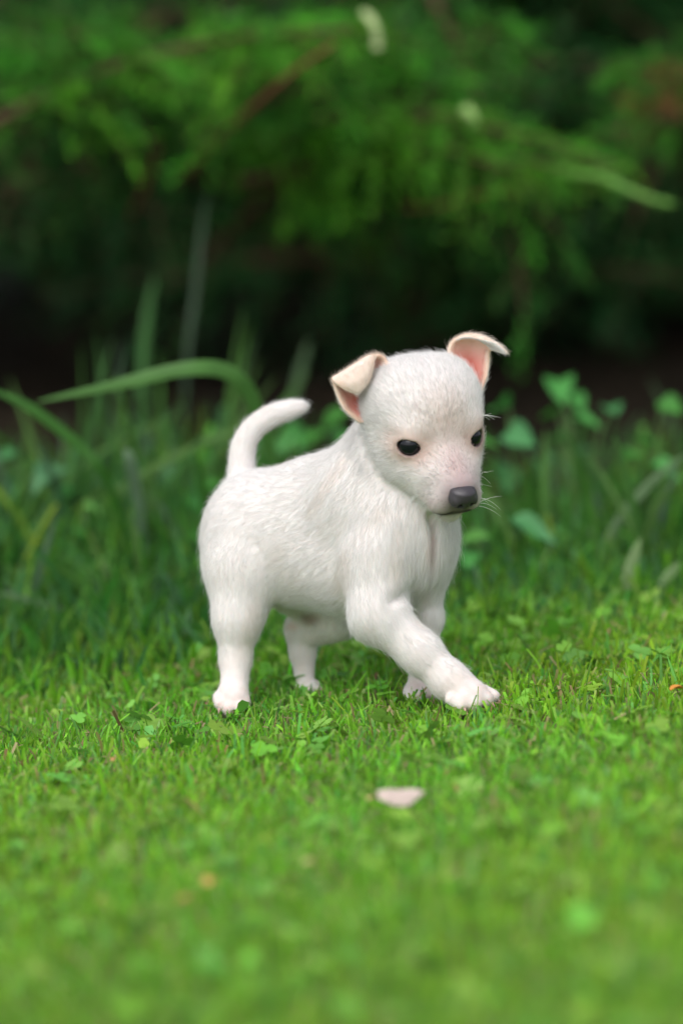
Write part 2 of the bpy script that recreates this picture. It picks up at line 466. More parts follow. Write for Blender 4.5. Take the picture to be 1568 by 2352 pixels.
def coat_colour(P, N, skin=False):
    c = np.tile(np.array([.755, .745, .735]), (len(P), 1))
    q = to_head(P); f, s, u = q[:, 0], q[:, 1], q[:, 2]
    head = sst(-150, -60, f) * (1 - sst(.92, 1.08, np.linalg.norm((q - [50, 0, -10]) / [235, 165, 185], axis=1)))
    nz = wob(P, .05, 1)
    # warm legs and pink skin showing through, plus a painted belly shadow
    yy = DY0 - P[:, 1]
    legs = sst(1420, 1560, yy) * (1 - head)
    c = mixc(c, (.73, .685, .67), legs * (.45 + .25 * nz).clip(0, 1))
    c = mixc(c, (.66, .60, .55), .35 * sst(.25, .8, wob(P, .035, 4)) * (1 - head))
    d = np.linalg.norm((P - dp(988, 1262, 140)) / [9, 52, 45], axis=1)
    c = mixc(c, (.72, .50, .45), .75 * np.exp(-d ** 2))
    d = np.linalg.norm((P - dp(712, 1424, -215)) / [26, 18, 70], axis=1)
    c = mixc(c, (.30, .18, .15), .7 * np.exp(-d ** 3))  # brownish shadow under the belly, painted into the coat
    d = np.linalg.norm((P - dp(672, 1446, -275)) / [18, 10, 40], axis=1)
    c = mixc(c, (.72, .46, .38), .6 * np.exp(-d ** 2))
    for t0, w0 in ((dp(1092, 1606, 172), 55), (dp(532, 1622, -45), 50), (dp(975, 1600, -20), 45)):
        d = np.linalg.norm((P - t0) / w0, axis=1)
        c = mixc(c, (.66, .45, .40), .55 * np.exp(-d ** 4) * (.55 + .6 * wob(P, .16, 12)).clip(0, 1))
    c = mixc(c, (.10, .05, .04), np.exp(-(np.linalg.norm(P - dp(1100, 1621, 186), axis=1) / 13) ** 4))
    # forehead and bridge: cream to dusty pink
    fore = head * np.exp(-((f - 95) / 55) ** 2 - ((s - 2) / 55) ** 2 - ((u - 30) / 60) ** 2)
    c = mixc(c, (.62, .51, .44), .80 * fore.clip(0, 1))
    br = head * np.exp(-((s - 3) / 34) ** 2) * sst(110, 200, f) * sst(-90, -40, u)
    c = mixc(c, (.47, .34, .33), .85 * br)
    mz = head * sst(140, 205, f)
    c = mixc(c, (.52, .45, .44), .65 * mz * (.7 + .5 * nz).clip(0, 1))
    dn = np.linalg.norm((q - [228, 1, -76]) / [44, 44, 40], axis=1)
    c = mixc(c, (.13, .10, .11), .92 * head * np.exp(-(dn / 1.02) ** 4))
    c = mixc(c, (.36, .30, .31), .5 * head * np.exp(-(dn / 1.5) ** 4))
    ph = head * np.exp(-(np.maximum(abs(s - 3) - 10, 0) / 20) ** 2) * sst(-124, -116, u) * (1 - sst(-92, -72, u)) * sst(170, 195, f)
    c = mixc(c, (.17, .14, .14), .8 * ph)
    # lips
    lip = head * np.exp(-((u + 121 + .0016 * (s - 4) ** 2) / 8.5) ** 2) * sst(165, 200, f) * (1 - sst(36, 62, abs(s - 5)))
    c = mixc(c, (.035, .03, .03), .95 * lip.clip(0, 1))
    # whisker spots
    sp = wob(P, .42, 9)
    c = mixc(c, (.22, .19, .19), .5 * mz * sst(.42, .62, sp) * sst(18, 30, abs(s - 5)) * sst(-104, -96, u) * (1 - sst(-70, -60, u)))
    for e, nrm, sg in EYES:
        rel = P - e; h = rel - np.outer(rel @ nrm, nrm)
        r = np.cross(HU, nrm); r /= np.linalg.norm(r); uu = np.cross(nrm, r)
        a = np.sqrt((h @ r / 26.5) ** 2 + (h @ uu / 19) ** 2); near = np.linalg.norm(rel, axis=1) < 95
        c = mixc(c, (.52, .40, .34), near * .85 * np.exp(-((a - 1) / 1.25) ** 2))
        c = mixc(c, (.30, .23, .21), near * .8 * np.exp(-((a - 1) / .22) ** 2))
        c = mixc(c, (.04, .03, .03), near * .9 * np.exp(-((a - .92) / .07) ** 2))
        # darker inner corner towards the nose
        k = e + r * (-sg) * 0 + (HR @ np.array([.25, -.55 * sg, -.1])) * 44
        c = mixc(c, (.46, .35, .31), .75 * np.exp(-(np.linalg.norm(P - k, axis=1) / 28) ** 2))
    eu, ew, face, _ = ear_info(P, N)
    on = eu >= 0
    out = on & (face < .1)
    c[out] = mixc(c[out], (.80, .67, .56), .65 * sst(.15, .8, eu[out]) + .25 * sst(.5, 1, abs(ew[out])))
    inn = on & (face >= .1) & (eu < 1.15)
    if inn.any():
        t = eu[inn]; a = abs(ew[inn])
        pk = mixc(np.tile(np.array([.76, .40, .34]), (inn.sum(), 1)), (.60, .11, .08), np.exp(-(a / .62) ** 2) * (1 - sst(.3, 1.0, t)))
        pk = mixc(pk, (.85, .70, .58), sst(.62, 1, a) * .8)
        pk = mixc(pk, (.84, .62, .50), sst(.55, 1.1, t) * .8)
        c[inn] = pk
    return np.clip(c, 0.01, 1)

PUP = empty('puppy', (0, 0, 0))
tag(PUP, 'small white puppy with folded ears stepping across the mown lawn', 'puppy')

skin_m, nd, lk, bs = mat_new('puppy_skin')
at = nd.new('ShaderNodeAttribute'); at.attribute_name = 'tint'
lk.new(at.outputs['Color'], bs.inputs['Base Color'])
bs.inputs['Roughness'].default_value = .75
bs.inputs['Specular IOR Level'].default_value = .25
bs.inputs['Subsurface Weight'].default_value = .25
bs.inputs['Subsurface Radius'].default_value = (.004, .0015, .001)
bs.inputs['Subsurface Scale'].default_value = 1.0
BCOL = coat_colour(BV, BN)
eu_, _, fc_, _ = ear_info(BV, BN)
hid = ~((eu_ >= 0) & (fc_ > .1))
BCOL[hid] *= np.array([.94, .89, .88])     # pink skin under the hair
body = link_mesh('body', np_mesh('body', to_world(BV), BF, BCOL), skin_m, PUP)

# ------------------------------------------------------------------ eyes and nose
eye_m, nd, lk, bs = mat_new('puppy_eye')
bs.inputs['Base Color'].default_value = (.006, .007, .010, 1)
bs.inputs['Roughness'].default_value = .09
bs.inputs['IOR'].default_value = 1.36
bs.inputs['Coat Weight'].default_value = .0
bs.inputs['Coat Roughness'].default_value = .04
iris_m, nd, lk, bs = mat_new('puppy_iris')
bs.inputs['Base Color'].default_value = (.016, .026, .045, 1)
bs.inputs['Roughness'].default_value = .12
for c, nrm, s in EYES:
    bm = bmesh.new(); bmesh.ops.create_uvsphere(bm, u_segments=40, v_segments=28, radius=26 * UNIT)
    me = bpy.data.meshes.new('eye'); bm.to_mesh(me); bm.free()
    me.materials.append(eye_m)
    o = link_mesh('eye', me, None, PUP); o.location = Vector(to_world(c - nrm * 1.5))

def head_field(h, lo, hi):
    return Field(np.asarray(lo, float), np.asarray(hi, float), h)
nf = head_field(1.15, (195, -45, -115), (270, 55, -25))
I3 = np.eye(3)
nf.add(ell((225, 5, -64), (27, 31, 20), I3), 1)
nf.add(ell((222, 5, -52), (26, 27, 11), I3), 10)
for s in (-1, 1):
    nf.add(ell((228, 5 + 18 * s, -72), (20, 14, 15), I3), 7)
nf.add(ell((229, 5, -79), (16, 14, 14), I3), 9)
for s in (-1, 1):
    nf.sub(cone((256, 5 + 13 * s, -79), (236, 5 + 15 * s, -75), 6.4, 5.0), 3)
    nf.sub(cone((250, 5 + 15 * s, -81), (230, 5 + 33 * s, -86), 4.4, 3.2), 3)
nf.sub(cone((256, 5, -72), (248, 5, -98), 1.6, 1.6), 4)
NV, NF = nf.surface(); NV = smooth_verts(NV, NF, 4)
NV = (NV - [222, 5, -68]) * .94 + [225, 1, -72]
NV = HC + (NV * HS) @ HR.T
nose_m, nd, lk, bs = mat_new('puppy_nose')
vo = nd.new('ShaderNodeTexVoronoi'); vo.inputs['Scale'].default_value = 1500
tc = nd.new('ShaderNodeTexCoord'); lk.new(tc.outputs['Object'], vo.inputs['Vector'])
bp = nd.new('ShaderNodeBump'); bp.inputs['Strength'].default_value = .35; bp.inputs['Distance'].default_value = .0004
lk.new(vo.outputs['Distance'], bp.inputs['Height']); lk.new(bp.outputs[0], bs.inputs['Normal'])
bs.inputs['Base Color'].default_value = (.036, .031, .037, 1)
bs.inputs['Roughness'].default_value = .36
link_mesh('nose', np_mesh('nose', to_world(NV), NF[:, ::-1] if np.linalg.det(HR) < 0 else NF), nose_m, PUP)

# claws: short curved cones at the toes
claw_m, nd, lk, bs = mat_new('puppy_claw')
bs.inputs['Base Color'].default_value = (.42, .27, .22, 1); bs.inputs['Roughness'].default_value = .35
def claw(p, d, L=9, r=3.6):
    d = np.asarray(d, float); d /= np.linalg.norm(d)
    a = np.cross(d, [0, 0, 1.0]); a /= np.linalg.norm(a); b = np.cross(d, a)
    V, F = [], []
    for i in range(5):
        t = i / 4; cen = p + d * L * t + np.array([0, -1.0, 0]) * 6 * t * t; rr = r * (1 - t) ** .7 + .3
        for j in range(8):
            an = j * math.pi / 4; V.append(cen + rr * (math.cos(an) * a + math.sin(an) * b))
    for i in range(4):
        for j in range(8):
            F.append((i * 8 + j, i * 8 + (j + 1) % 8, i * 8 + 8 + (j + 1) % 8, i * 8 + 8 + j))
    mesh_obj('claw', to_world(np.array(V)), F, claw_m, PUP)
for q, d in (((1060, 1618, 200), (.3, -.5, .7)), ((1093, 1615, 196), (.6, -.5, .5)), ((1122, 1606, 172), (.8, -.5, .3)), ((1138, 1602, 140), (.9, -.5, 0)),
             ((526, 1640, -18), (0, -.5, .8)), ((549, 1638, -22), (.2, -.5, .8)), ((503, 1630, -30), (-.2, -.5, .8)),
             ((974, 1610, 4), (.2, -.5, .8)), ((995, 1607, -8), (.4, -.5, .8))):
    claw(dp(*q), d)

# ------------------------------------------------------------------ the coat
def flow_at(P):
    W = np.zeros(len(P)); FL = np.zeros((len(P), 3)); HL = np.zeros(len(P))
    for p, k, fl, hl in PR:
        lo, hi = p[1] - 60, p[2] + 60
        m = np.flatnonzero(((P > lo) & (P < hi)).all(1))
        if not len(m): continue
        d = p[0](P[m].astype(np.float32)).astype(float)
        w = np.exp(-np.maximum(d + 6, 0) / 14)
        W[m] += w; FL[m] += w[:, None] * fl; HL[m] += w * hl
    W = np.maximum(W, 1e-6)
    return FL / W[:, None], HL / W

def fur_roots(n, seed):
    r = np.random.default_rng(seed)
    T = np.concatenate([BF[:, [0, 1, 2]], BF[:, [0, 2, 3]]])
    ar = .5 * np.linalg.norm(np.cross(BV[T[:, 1]] - BV[T[:, 0]], BV[T[:, 2]] - BV[T[:, 0]]), axis=1)
    cen = BV[T].mean(1); q = to_head(cen)
    headw = (np.linalg.norm(q / [260, 160, 170], axis=1) < 1)
    ear_t = ((cen > EAR_N[0].min(0) - 8) & (cen < EAR_N[0].max(0) + 8)).all(1) | ((cen > EAR_F[0].min(0) - 8) & (cen < EAR_F[0].max(0) + 8)).all(1)
    ar = ar * np.where(ear_t, 1.6, 1.0) * np.where(headw, 1.7, 1.0) * np.where(cen[:, 2] < -220, .6, 1.0)
    t = r.choice(len(T), n, p=ar / ar.sum())
    a, b = r.random(n), r.random(n); fl = a + b > 1; a[fl] = 1 - a[fl]; b[fl] = 1 - b[fl]
    T = T[t]
    P = BV[T[:, 0]] * (1 - a - b)[:, None] + BV[T[:, 1]] * a[:, None] + BV[T[:, 2]] * b[:, None]
    N = BN[T[:, 0]] * (1 - a - b)[:, None] + BN[T[:, 1]] * a[:, None] + BN[T[:, 2]] * b[:, None]
    return P, N / np.linalg.norm(N, axis=1, keepdims=True), r

def make_fur(n=FUR_N, seed=5):
    P, N, r = fur_roots(n, seed)
    eu, ew, face, du = ear_info(P, N)
    keep = np.ones(n, bool)
    for e, nrm, s in EYES:
        rel = P - e; h = rel - np.outer(rel @ nrm, nrm); rr = np.cross(HU, nrm); rr /= np.linalg.norm(rr); uu = np.cross(nrm, rr)
        a = np.sqrt((h @ rr / 26.5) ** 2 + (h @ uu / 19) ** 2)
        keep &= ~((a < 1.07) & (np.linalg.norm(rel, axis=1) < 60))
    q = to_head(P)
    dn = np.linalg.norm((q - [226, 1, -73]) / [28, 29, 24], axis=1)
    keep &= dn > 1.0
    innr = (eu >= 0) & (face > .1) & (eu < 1.15)
    keep &= ~(innr & (abs(ew) < .72)) | (innr & (r.random(n) < .05))
    keep &= ~((abs(q[:, 2] + 122) < 4) & (q[:, 0] > 185) & (abs(q[:, 1] - 5) < 44))
    P, N, eu, ew, face, du, q = (x[keep] for x in (P, N, eu, ew, face, du, q)); n = len(P)
    fl, hl = flow_at(P)
    onE = eu >= 0
    fl[onE] = du[onE]; hl[onE] = 13
    inn2 = onE & (face > .1); hl[inn2] = 11
    # slow swirls so that the coat never lies quite straight
    for i in range(3):
        fl[:, i] += .22 * wob(P, .022, 20 + i) + .10 * wob(P, .07, 30 + i)
    fl += r.normal(size=(n, 3)) * .13
    tg = fl - (fl * N).sum(1)[:, None] * N
    tg /= np.linalg.norm(tg, axis=1, keepdims=True) + 1e-6
    lean = np.clip(.40 + .10 * wob(P, .05, 41) + r.normal(size=n) * .14, .12, 1.0)
    stray = r.random(n) < np.where((hl < 20) & (P[:, 1] > 500), .16, .06); lean[stray] += r.uniform(.2, .8, stray.sum())
    L = hl * np.clip(r.normal(.92, .22, n), .4, 1.6)
    L[stray] *= 1.3
    dn = np.linalg.norm((q - [226, 1, -73]) / [28, 29, 24], axis=1)
    L *= .4 + .6 * sst(1.0, 2.6, dn)
    for e, nrm, s in EYES:
        L *= .45 + .55 * sst(26, 60, np.linalg.norm(P - e, axis=1))
    K = 5
    pts = np.zeros((n, K, 3))
    for k in range(K):
        t = k / (K - 1)
        ang = lean * (1 - .55 * t)
        pts[:, k] = P - N * 1.2 + L[:, None] * t * (np.cos(ang)[:, None] * tg + np.sin(ang)[:, None] * N)
    # locks
    seeds = r.choice(n, max(n // 22, 10), replace=False)
    j, d = kd_near(P, P[seeds]); sd = seeds[j]
    same = ((N * N[sd]).sum(1) > .5) & (hl > 11)
    amt = np.where(same, np.clip(.30 * (hl - 14) / 10, 0, .38), 0) * r.uniform(.5, 1, n)
    for k in range(1, K):
        t = k / (K - 1)
        tgt = pts[sd, k]
        pts[:, k] += (tgt - pts[:, k]) * (amt * t ** 1.3)[:, None]
    col = coat_colour(P, N)
    col *= np.clip(r.normal(1.0, np.where(hl < 20, .11, .09), n), .55, 1.2)[:, None]
    rad = np.array([.9, .85, .7, .45, .12]) * .000046
    cv = bpy.data.hair_curves.new('fur')
    cv.add_curves([K] * n)
    cv.attributes['position'].data.foreach_set('vector', to_world(pts.reshape(-1, 3)).astype(np.float32).ravel())
    if 'radius' not in cv.attributes: cv.attributes.new('radius', 'FLOAT', 'POINT')
    cv.attributes['radius'].data.foreach_set('value', np.tile(rad, n).astype(np.float32) * np.repeat(r.uniform(.75, 1.2, n), K).astype(np.float32))
    a = cv.attributes.new('tint', 'FLOAT_COLOR', 'CURVE')
    cc = np.ones((n, 4), np.float32); cc[:, :3] = np.clip(col, 0, .95); a.data.foreach_set('color', cc.ravel())
    return cv
fur_m, nd, lk, bs = mat_new('puppy_fur')
at = nd.new('ShaderNodeAttribute'); at.attribute_name = 'tint'
lk.new(at.outputs['Color'], bs.inputs['Base Color'])
bs.inputs['Roughness'].default_value = .55
bs.inputs['Specular IOR Level'].default_value = .3
tr = nd.new('ShaderNodeBsdfTranslucent'); lk.new(at.outputs['Color'], tr.inputs['Color'])
mx = nd.new('ShaderNodeMixShader'); mx.inputs[0].default_value = .3
lk.new(bs.outputs[0], mx.inputs[1]); lk.new(tr.outputs[0], mx.inputs[2]); lk.new(mx.outputs[0], nd['Material Output'].inputs['Surface'])
cv = make_fur(); cv.materials.append(fur_m)
fur = bpy.data.objects.new('fur', cv); COL.objects.link(fur); fur.parent = body
fur['kind'] = 'stuff'

# whiskers: muzzle both sides, brow, chin
def whiskers():
    r = np.random.default_rng(11); K = 8; out = []
    def one(p, d, L, sag):
        d = np.asarray(d, float); d /= np.linalg.norm(d)
        out.append([p + d * L * (k / 7) + np.array([0, -1.0, 0]) * sag * (k / 7) ** 2 for k in range(K)])
    for i in range(13):
        f, u = r.uniform(150, 214), r.uniform(-122, -52)
        one(hp(f, 48 + 3 * r.normal(), u), HSD + HF * r.uniform(-.2, .3) + HU * r.uniform(-.35, .45), r.uniform(26, 66), r.uniform(6, 36))
    for i in range(15):
        f, u = r.uniform(130, 195), r.uniform(-112, -80)
        one(hp(f, -44 + 3 * r.normal(), u), -HSD * .8 - HF * r.uniform(-.2, .5) - HU * r.uniform(.2, .7), r.uniform(18, 48), r.uniform(4, 20))
    for i in range(5):
        one(hp(100 + r.uniform(-8, 8), 92, 26 + r.uniform(-6, 14)), HSD * .9 + HU * r.uniform(-.1, .35) + HF * .2, r.uniform(22, 48), r.uniform(0, 16))
    for i in range(9):
        one(hp(r.uniform(165, 185), r.uniform(-25, 30), -146), -HU + .2 * r.normal(size=3), r.uniform(10, 28), 2)
    P = np.array(out); n = len(P)
    for i in range(n):
        c = bpy.data.hair_curves.new('whisker'); c.add_curves([K])
        c.attributes['position'].data.foreach_set('vector', to_world(P[i]).astype(np.float32).ravel())
        if 'radius' not in c.attributes: c.attributes.new('radius', 'FLOAT', 'POINT')
        c.attributes['radius'].data.foreach_set('value', (np.linspace(1, .3, K) * .00012).astype(np.float32))
        c.materials.append(whisk_m)
        o = bpy.data.objects.new('whisker', c); COL.objects.link(o); o.parent = PUP
whisk_m, nd, lk, bs = mat_new('puppy_whisker')
bs.inputs['Base Color'].default_value = (.75, .74, .72, 1); bs.inputs['Roughness'].default_value = .35
whiskers()
# ------------------------------------------------------------------ places seen through the camera, at real distances
CAMP = aim - DIST * VW
def ray(x, y):
    d = VW * DIST + UNIT * ((x - 784) * RT + (1176 - y) * UP)
    return d
def at(x, y, Y):
    """the point on the line of sight through (x, y) that lies at depth Y"""
    d = ray(x, y); return CAMP + d * ((Y - CAMP[1]) / d[1])
def on_ground(x, y, lift=0.0):
    d = ray(x, y); lo, hi = .1, 60.0
    for _ in range(60):
        m = .5 * (lo + hi); p = CAMP + d * m
        if p[2] > ground_h(p[0], p[1]) + lift: lo = m
        else: hi = m
    return CAMP + d * lo

RG = np.random.default_rng(77)
def attr_mat(name, rough=.5, transl=.3, spec=.35, noise=None):
    m, nd, lk, bs = mat_new(name)
    a = nd.new('ShaderNodeAttribute'); a.attribute_name = 'tint'
    col = a.outputs['Color']
    if noise:
        n = nd.new('ShaderNodeTexNoise'); n.inputs['Scale'].default_value = noise; n.inputs['Detail'].default_value = 4
        h = nd.new('ShaderNodeHueSaturation'); mr = nd.new('ShaderNodeMapRange')
        mr.inputs['To Min'].default_value = .75; mr.inputs['To Max'].default_value = 1.25
        lk.new(n.outputs[0], mr.inputs[0]); lk.new(mr.outputs[0], h.inputs['Value']); lk.new(col, h.inputs['Color']); col = h.outputs[0]
    lk.new(col, bs.inputs['Base Color'])
    bs.inputs['Roughness'].default_value = rough; bs.inputs['Specular IOR Level'].default_value = spec
    if transl:
        t = nd.new('ShaderNodeBsdfTranslucent'); lk.new(col, t.inputs['Color'])
        x = nd.new('ShaderNodeMixShader'); x.inputs[0].default_value = transl
        lk.new(bs.outputs[0], x.inputs[1]); lk.new(t.outputs[0], x.inputs[2]); lk.new(x.outputs[0], nd['Material Output'].inputs['Surface'])
    return m
def plain_mat(name, c, rough=.8, scale=40, c2=None, bump=.3, spec=.3):
    m, nd, lk, bs = mat_new(name)
    n = nd.new('ShaderNodeTexNoise'); n.inputs['Scale'].default_value = scale; n.inputs['Detail'].default_value = 6
    tc = nd.new('ShaderNodeTexCoord'); lk.new(tc.outputs['Object'], n.inputs['Vector'])
    r = nd.new('ShaderNodeValToRGB'); r.color_ramp.elements[0].color = (*c, 1); r.color_ramp.elements[1].color = (*(c2 or [min(1, v * 1.6) for v in c]), 1)
    r.color_ramp.elements[0].position = .3; r.color_ramp.elements[1].position = .7
    lk.new(n.outputs[0], r.inputs[0]); lk.new(r.outputs[0], bs.inputs['Base Color'])
    b = nd.new('ShaderNodeBump'); b.inputs['Strength'].default_value = bump; b.inputs['Distance'].default_value = .004
    lk.new(n.outputs[0], b.inputs['Height']); lk.new(b.outputs[0], bs.inputs['Normal'])
    bs.inputs['Roughness'].default_value = rough; bs.inputs['Specular IOR Level'].default_value = spec
    return m
GRASS_M = attr_mat('grass_blade', .5, .48, .3)
LEAF_M = attr_mat('leaf', .5, .3, .35, noise=60)
NEEDLE_M = attr_mat('conifer_foliage', .6, .22, .2)
BARK_M = plain_mat('bark', (.04, .022, .013), .85, 60, (.10, .05, .028), .6)
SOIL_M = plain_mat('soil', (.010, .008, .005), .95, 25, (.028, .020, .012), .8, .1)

# ------------------------------------------------------------------ ground
gx = np.concatenate([np.linspace(-220, -6, 24), np.linspace(-5, 5, 141), np.linspace(6, 220, 24)])
gy = np.concatenate([np.linspace(-220, -6, 24), np.linspace(-5, 8, 161), np.linspace(9, 220, 24)])
X, Y = np.meshgrid(gx, gy, indexing='ij')
V = np.stack([X, Y, ground_h(X, Y)], -1).reshape(-1, 3)
ii = (np.arange(len(gx) - 1)[:, None] * len(gy) + np.arange(len(gy) - 1)[None]).ravel()
F = np.stack([ii, ii + len(gy), ii + len(gy) + 1, ii + 1], 1)
grd_m, nd, lk, bs = mat_new('ground_thatch')
n1 = nd.new('ShaderNodeTexNoise'); n1.inputs['Scale'].default_value = 30; n1.inputs['Detail'].default_value = 8
rp = nd.new('ShaderNodeValToRGB')
rp.color_ramp.elements[0].color = (.06, .07, .02, 1); rp.color_ramp.elements[1].color = (.15, .18, .05, 1)
rp.color_ramp.elements[0].position = .35; rp.color_ramp.elements[1].position = .65
tc = nd.new('ShaderNodeTexCoord'); lk.new(tc.outputs['Object'], n1.inputs['Vector']); lk.new(n1.outputs[0], rp.inputs[0])
lk.new(rp.outputs[0], bs.inputs['Base Color']); bs.inputs['Roughness'].default_value = .95
ground = link_mesh('ground', np_mesh('ground', V, F), grd_m)
tag(ground, kind='structure')
# bare earth bed under the conifer
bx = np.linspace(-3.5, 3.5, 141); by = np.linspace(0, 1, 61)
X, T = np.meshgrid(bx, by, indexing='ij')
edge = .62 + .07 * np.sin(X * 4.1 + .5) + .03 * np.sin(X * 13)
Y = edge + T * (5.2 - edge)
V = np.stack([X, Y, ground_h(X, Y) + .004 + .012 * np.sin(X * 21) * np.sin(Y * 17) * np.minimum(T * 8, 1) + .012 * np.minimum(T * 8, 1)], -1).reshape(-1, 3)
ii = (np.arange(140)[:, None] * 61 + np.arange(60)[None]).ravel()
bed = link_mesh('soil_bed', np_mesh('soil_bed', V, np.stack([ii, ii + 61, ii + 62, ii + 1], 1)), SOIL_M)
tag(bed, kind='structure')

# ------------------------------------------------------------------ grass
def blades(n, x, y, h, w, lean, bend, col, tip, seg=3, cut=.5, rng=RG):
    """n ribbons: roots (x, y), height h, width w; returns vertices, quads and colours"""
    az = rng.uniform(0, 2 * np.pi, n)
    d = np.stack([np.cos(az), np.sin(az), np.zeros(n)], 1)
    fa = rng.uniform(0, 2 * np.pi, n)
    side = np.stack([np.cos(fa), np.sin(fa), np.zeros(n)], 1)
    fold = np.cross(side, [0, 0, 1.0])
    P0 = np.stack([x, y, ground_h(x, y) - .002], 1)
    V = np.zeros((n, seg + 1, 2, 3)); C = np.zeros((n, seg + 1, 2, 3))
    cutm = rng.random(n) < cut
    for k in range(seg + 1):
        t = k / seg
        c = P0 + np.array([0, 0, 1.0]) * (h * (t - .5 * bend * t * t))[:, None] + d * (h * (lean * t + bend * t * t))[:, None]
        ww = w * np.where(cutm, 1 - .25 * t, (1 - t ** 2.2) * .95 + .05) * (.75 + .25 * min(1, t * 3))
        V[:, k, 0] = c - side * ww[:, None] / 2 + fold * ww[:, None] * .12
        V[:, k, 1] = c + side * ww[:, None] / 2 - fold * ww[:, None] * .12
        cc = col.copy()
        if k == seg: cc = tip
        C[:, k, 0] = cc; C[:, k, 1] = cc
    b = (np.arange(n) * (seg + 1) * 2)[:, None]
    F = np.concatenate([np.concatenate([b + 2 * k, b + 2 * k + 1, b + 2 * k + 3, b + 2 * k + 2], 1) for k in range(seg)])
    return V.reshape(-1, 3), F, C.reshape(-1, 3)
def hsv_cols(n, base, var, rng=RG):
    c = np.asarray(base)[None] * np.clip(rng.normal(1, var, (n, 1)), .5, 1.7)
    c = c * np.clip(rng.normal(1, var * .45, (n, 3)), .6, 1.5)
    return c
def patchy(x, y, f=9, s=0):
    return wob(np.stack([x, y, np.zeros_like(x)], 1), f, 50 + s)
PAWS = [(dp(1080, 1605, 165), 46), (dp(532, 1615, -60), 44), (dp(970, 1600, -40), 42), (dp(706, 1598, -265), 36)]
PAWW = [(to_world(p), r * UNIT) for p, r in PAWS]
def clear_of_paws(x, y):
    k = np.ones(len(x), bool)
    for p, r in PAWW:
        k &= (x - p[0]) ** 2 + (y - p[1]) ** 2 > r * r
    return k
def lawn_edge(x):
    return .34 + .36 * np.clip(x, -.35, .35) + .04 * np.sin(x * 5 + 1) + .03 * np.sin(x * 17)
def grass_layer(name, n, xr, yr, dens=None, hmin=.014, hmax=.030, wmin=.0016, wmax=.0036, base=(.225, .49, .034), lawn=True, dry=.05, seg=3, cutp=.6, lean=.35, bend=.25):
    x = RG.uniform(*xr, n); y = RG.uniform(*yr, n)
    k = clear_of_paws(x, y)
    if lawn: k &= y < lawn_edge(x) + RG.normal(0, .03, n)
    x, y = x[k], y[k]; n = len(x)
    pa = patchy(x, y)
    h = RG.uniform(hmin, hmax, n) * (1 + .18 * pa) * np.where(RG.random(n) < .06, 1.8, 1)
    w = RG.uniform(wmin, wmax, n)
    col = hsv_cols(n, base, .22)
    col[:, 0] *= 1 + .35 * pa.clip(-.8, .8); col[:, 2] *= 1 - .3 * pa.clip(-.8, .8)
    big = patchy(x, y, 3.2, 21); col *= (1 + .22 * big.clip(-1, 1))[:, None]
    blu = RG.random(n) < .18
    col[blu] = hsv_cols(blu.sum(), (.15, .41, .08), .2)
    dr = RG.random(n) < dry
    col[dr] = hsv_cols(dr.sum(), (.34, .27, .12), .2)
    tip = col.copy(); tb = RG.random(n) < .35
    tip[tb] = tip[tb] * .45 + np.array([.42, .38, .20]) * .55
    V, F, C = blades(n, x, y, h, w, np.abs(RG.normal(0, lean, n)), np.abs(RG.normal(0, bend, n)), col, tip, seg, cutp)
    o = link_mesh(name, np_mesh(name, V, F, C), GRASS_M)
    return o
lawn = grass_layer('lawn_grass', LAWN_N, (-.62, .62), (-.95, .42), hmin=.006, hmax=.0155, wmin=.0010, wmax=.0028)
tag(lawn, 'short mown green lawn grass under and in front of the puppy', 'grass', kind='stuff')
l2 = grass_layer('lawn_grass', LAWN_N // 2, (-2.2, -.62), (-1.6, .42), seg=2); tag(l2, 'mown lawn grass beyond the left edge of the view', 'grass', kind='stuff')
l3 = grass_layer('lawn_grass', LAWN_N // 2, (.62, 2.2), (-1.6, .42), seg=2); tag(l3, 'mown lawn grass beyond the right edge of the view', 'grass', kind='stuff')

# rough unmown grass between lawn and shrub
def rough_grass():
    n = ROUGH_N
    x = RG.uniform(-1.5, 1.5, n); y = .10 + .75 * RG.random(n) ** .9
    sh = .28 * np.clip(x, -.35, .35) - .05; ye0 = y - sh
    t = np.clip((ye0 - .16) / .55, 0, 1)
    keep = RG.random(n) < (.08 + .92 * sst(.10, .36, ye0)) * (1 - .85 * sst(.45, .75, y)); x, y, t, ye0 = x[keep], y[keep], t[keep], ye0[keep]; n = len(x)
    pa = patchy(x, y, 6, 3)
    h = (.017 + .105 * t ** 1.2) * RG.uniform(.45, 1.25, n) * (1 + .35 * pa) * np.where(x < -.02, .98, .85)
    w = RG.uniform(.0022, .0058, n) * (.8 + .5 * t)
    col = hsv_cols(n, (.060, .205, .026), .28)
    bl = RG.random(n) < .3; col[bl] = hsv_cols(bl.sum(), (.07, .20, .065), .22)
    ye = RG.random(n) < .15; col[ye] = hsv_cols(ye.sum(), (.15, .30, .03), .2)
    lw = RG.random(n) < 1 - sst(.12, .40, ye0); col[lw] = hsv_cols(lw.sum(), (.13, .34, .02), .22)
    V, F, C = blades(n, x, y, h, w, np.abs(RG.normal(0, .32, n)), np.abs(RG.normal(.15, .35, n)), col, col, 4, .1)
    o = link_mesh('rough_grass', np_mesh('rough_grass', V, F, C), GRASS_M)
    tag(o, 'rough unmown grass between the lawn and the dark shrub', 'grass', kind='stuff')
rough_grass()

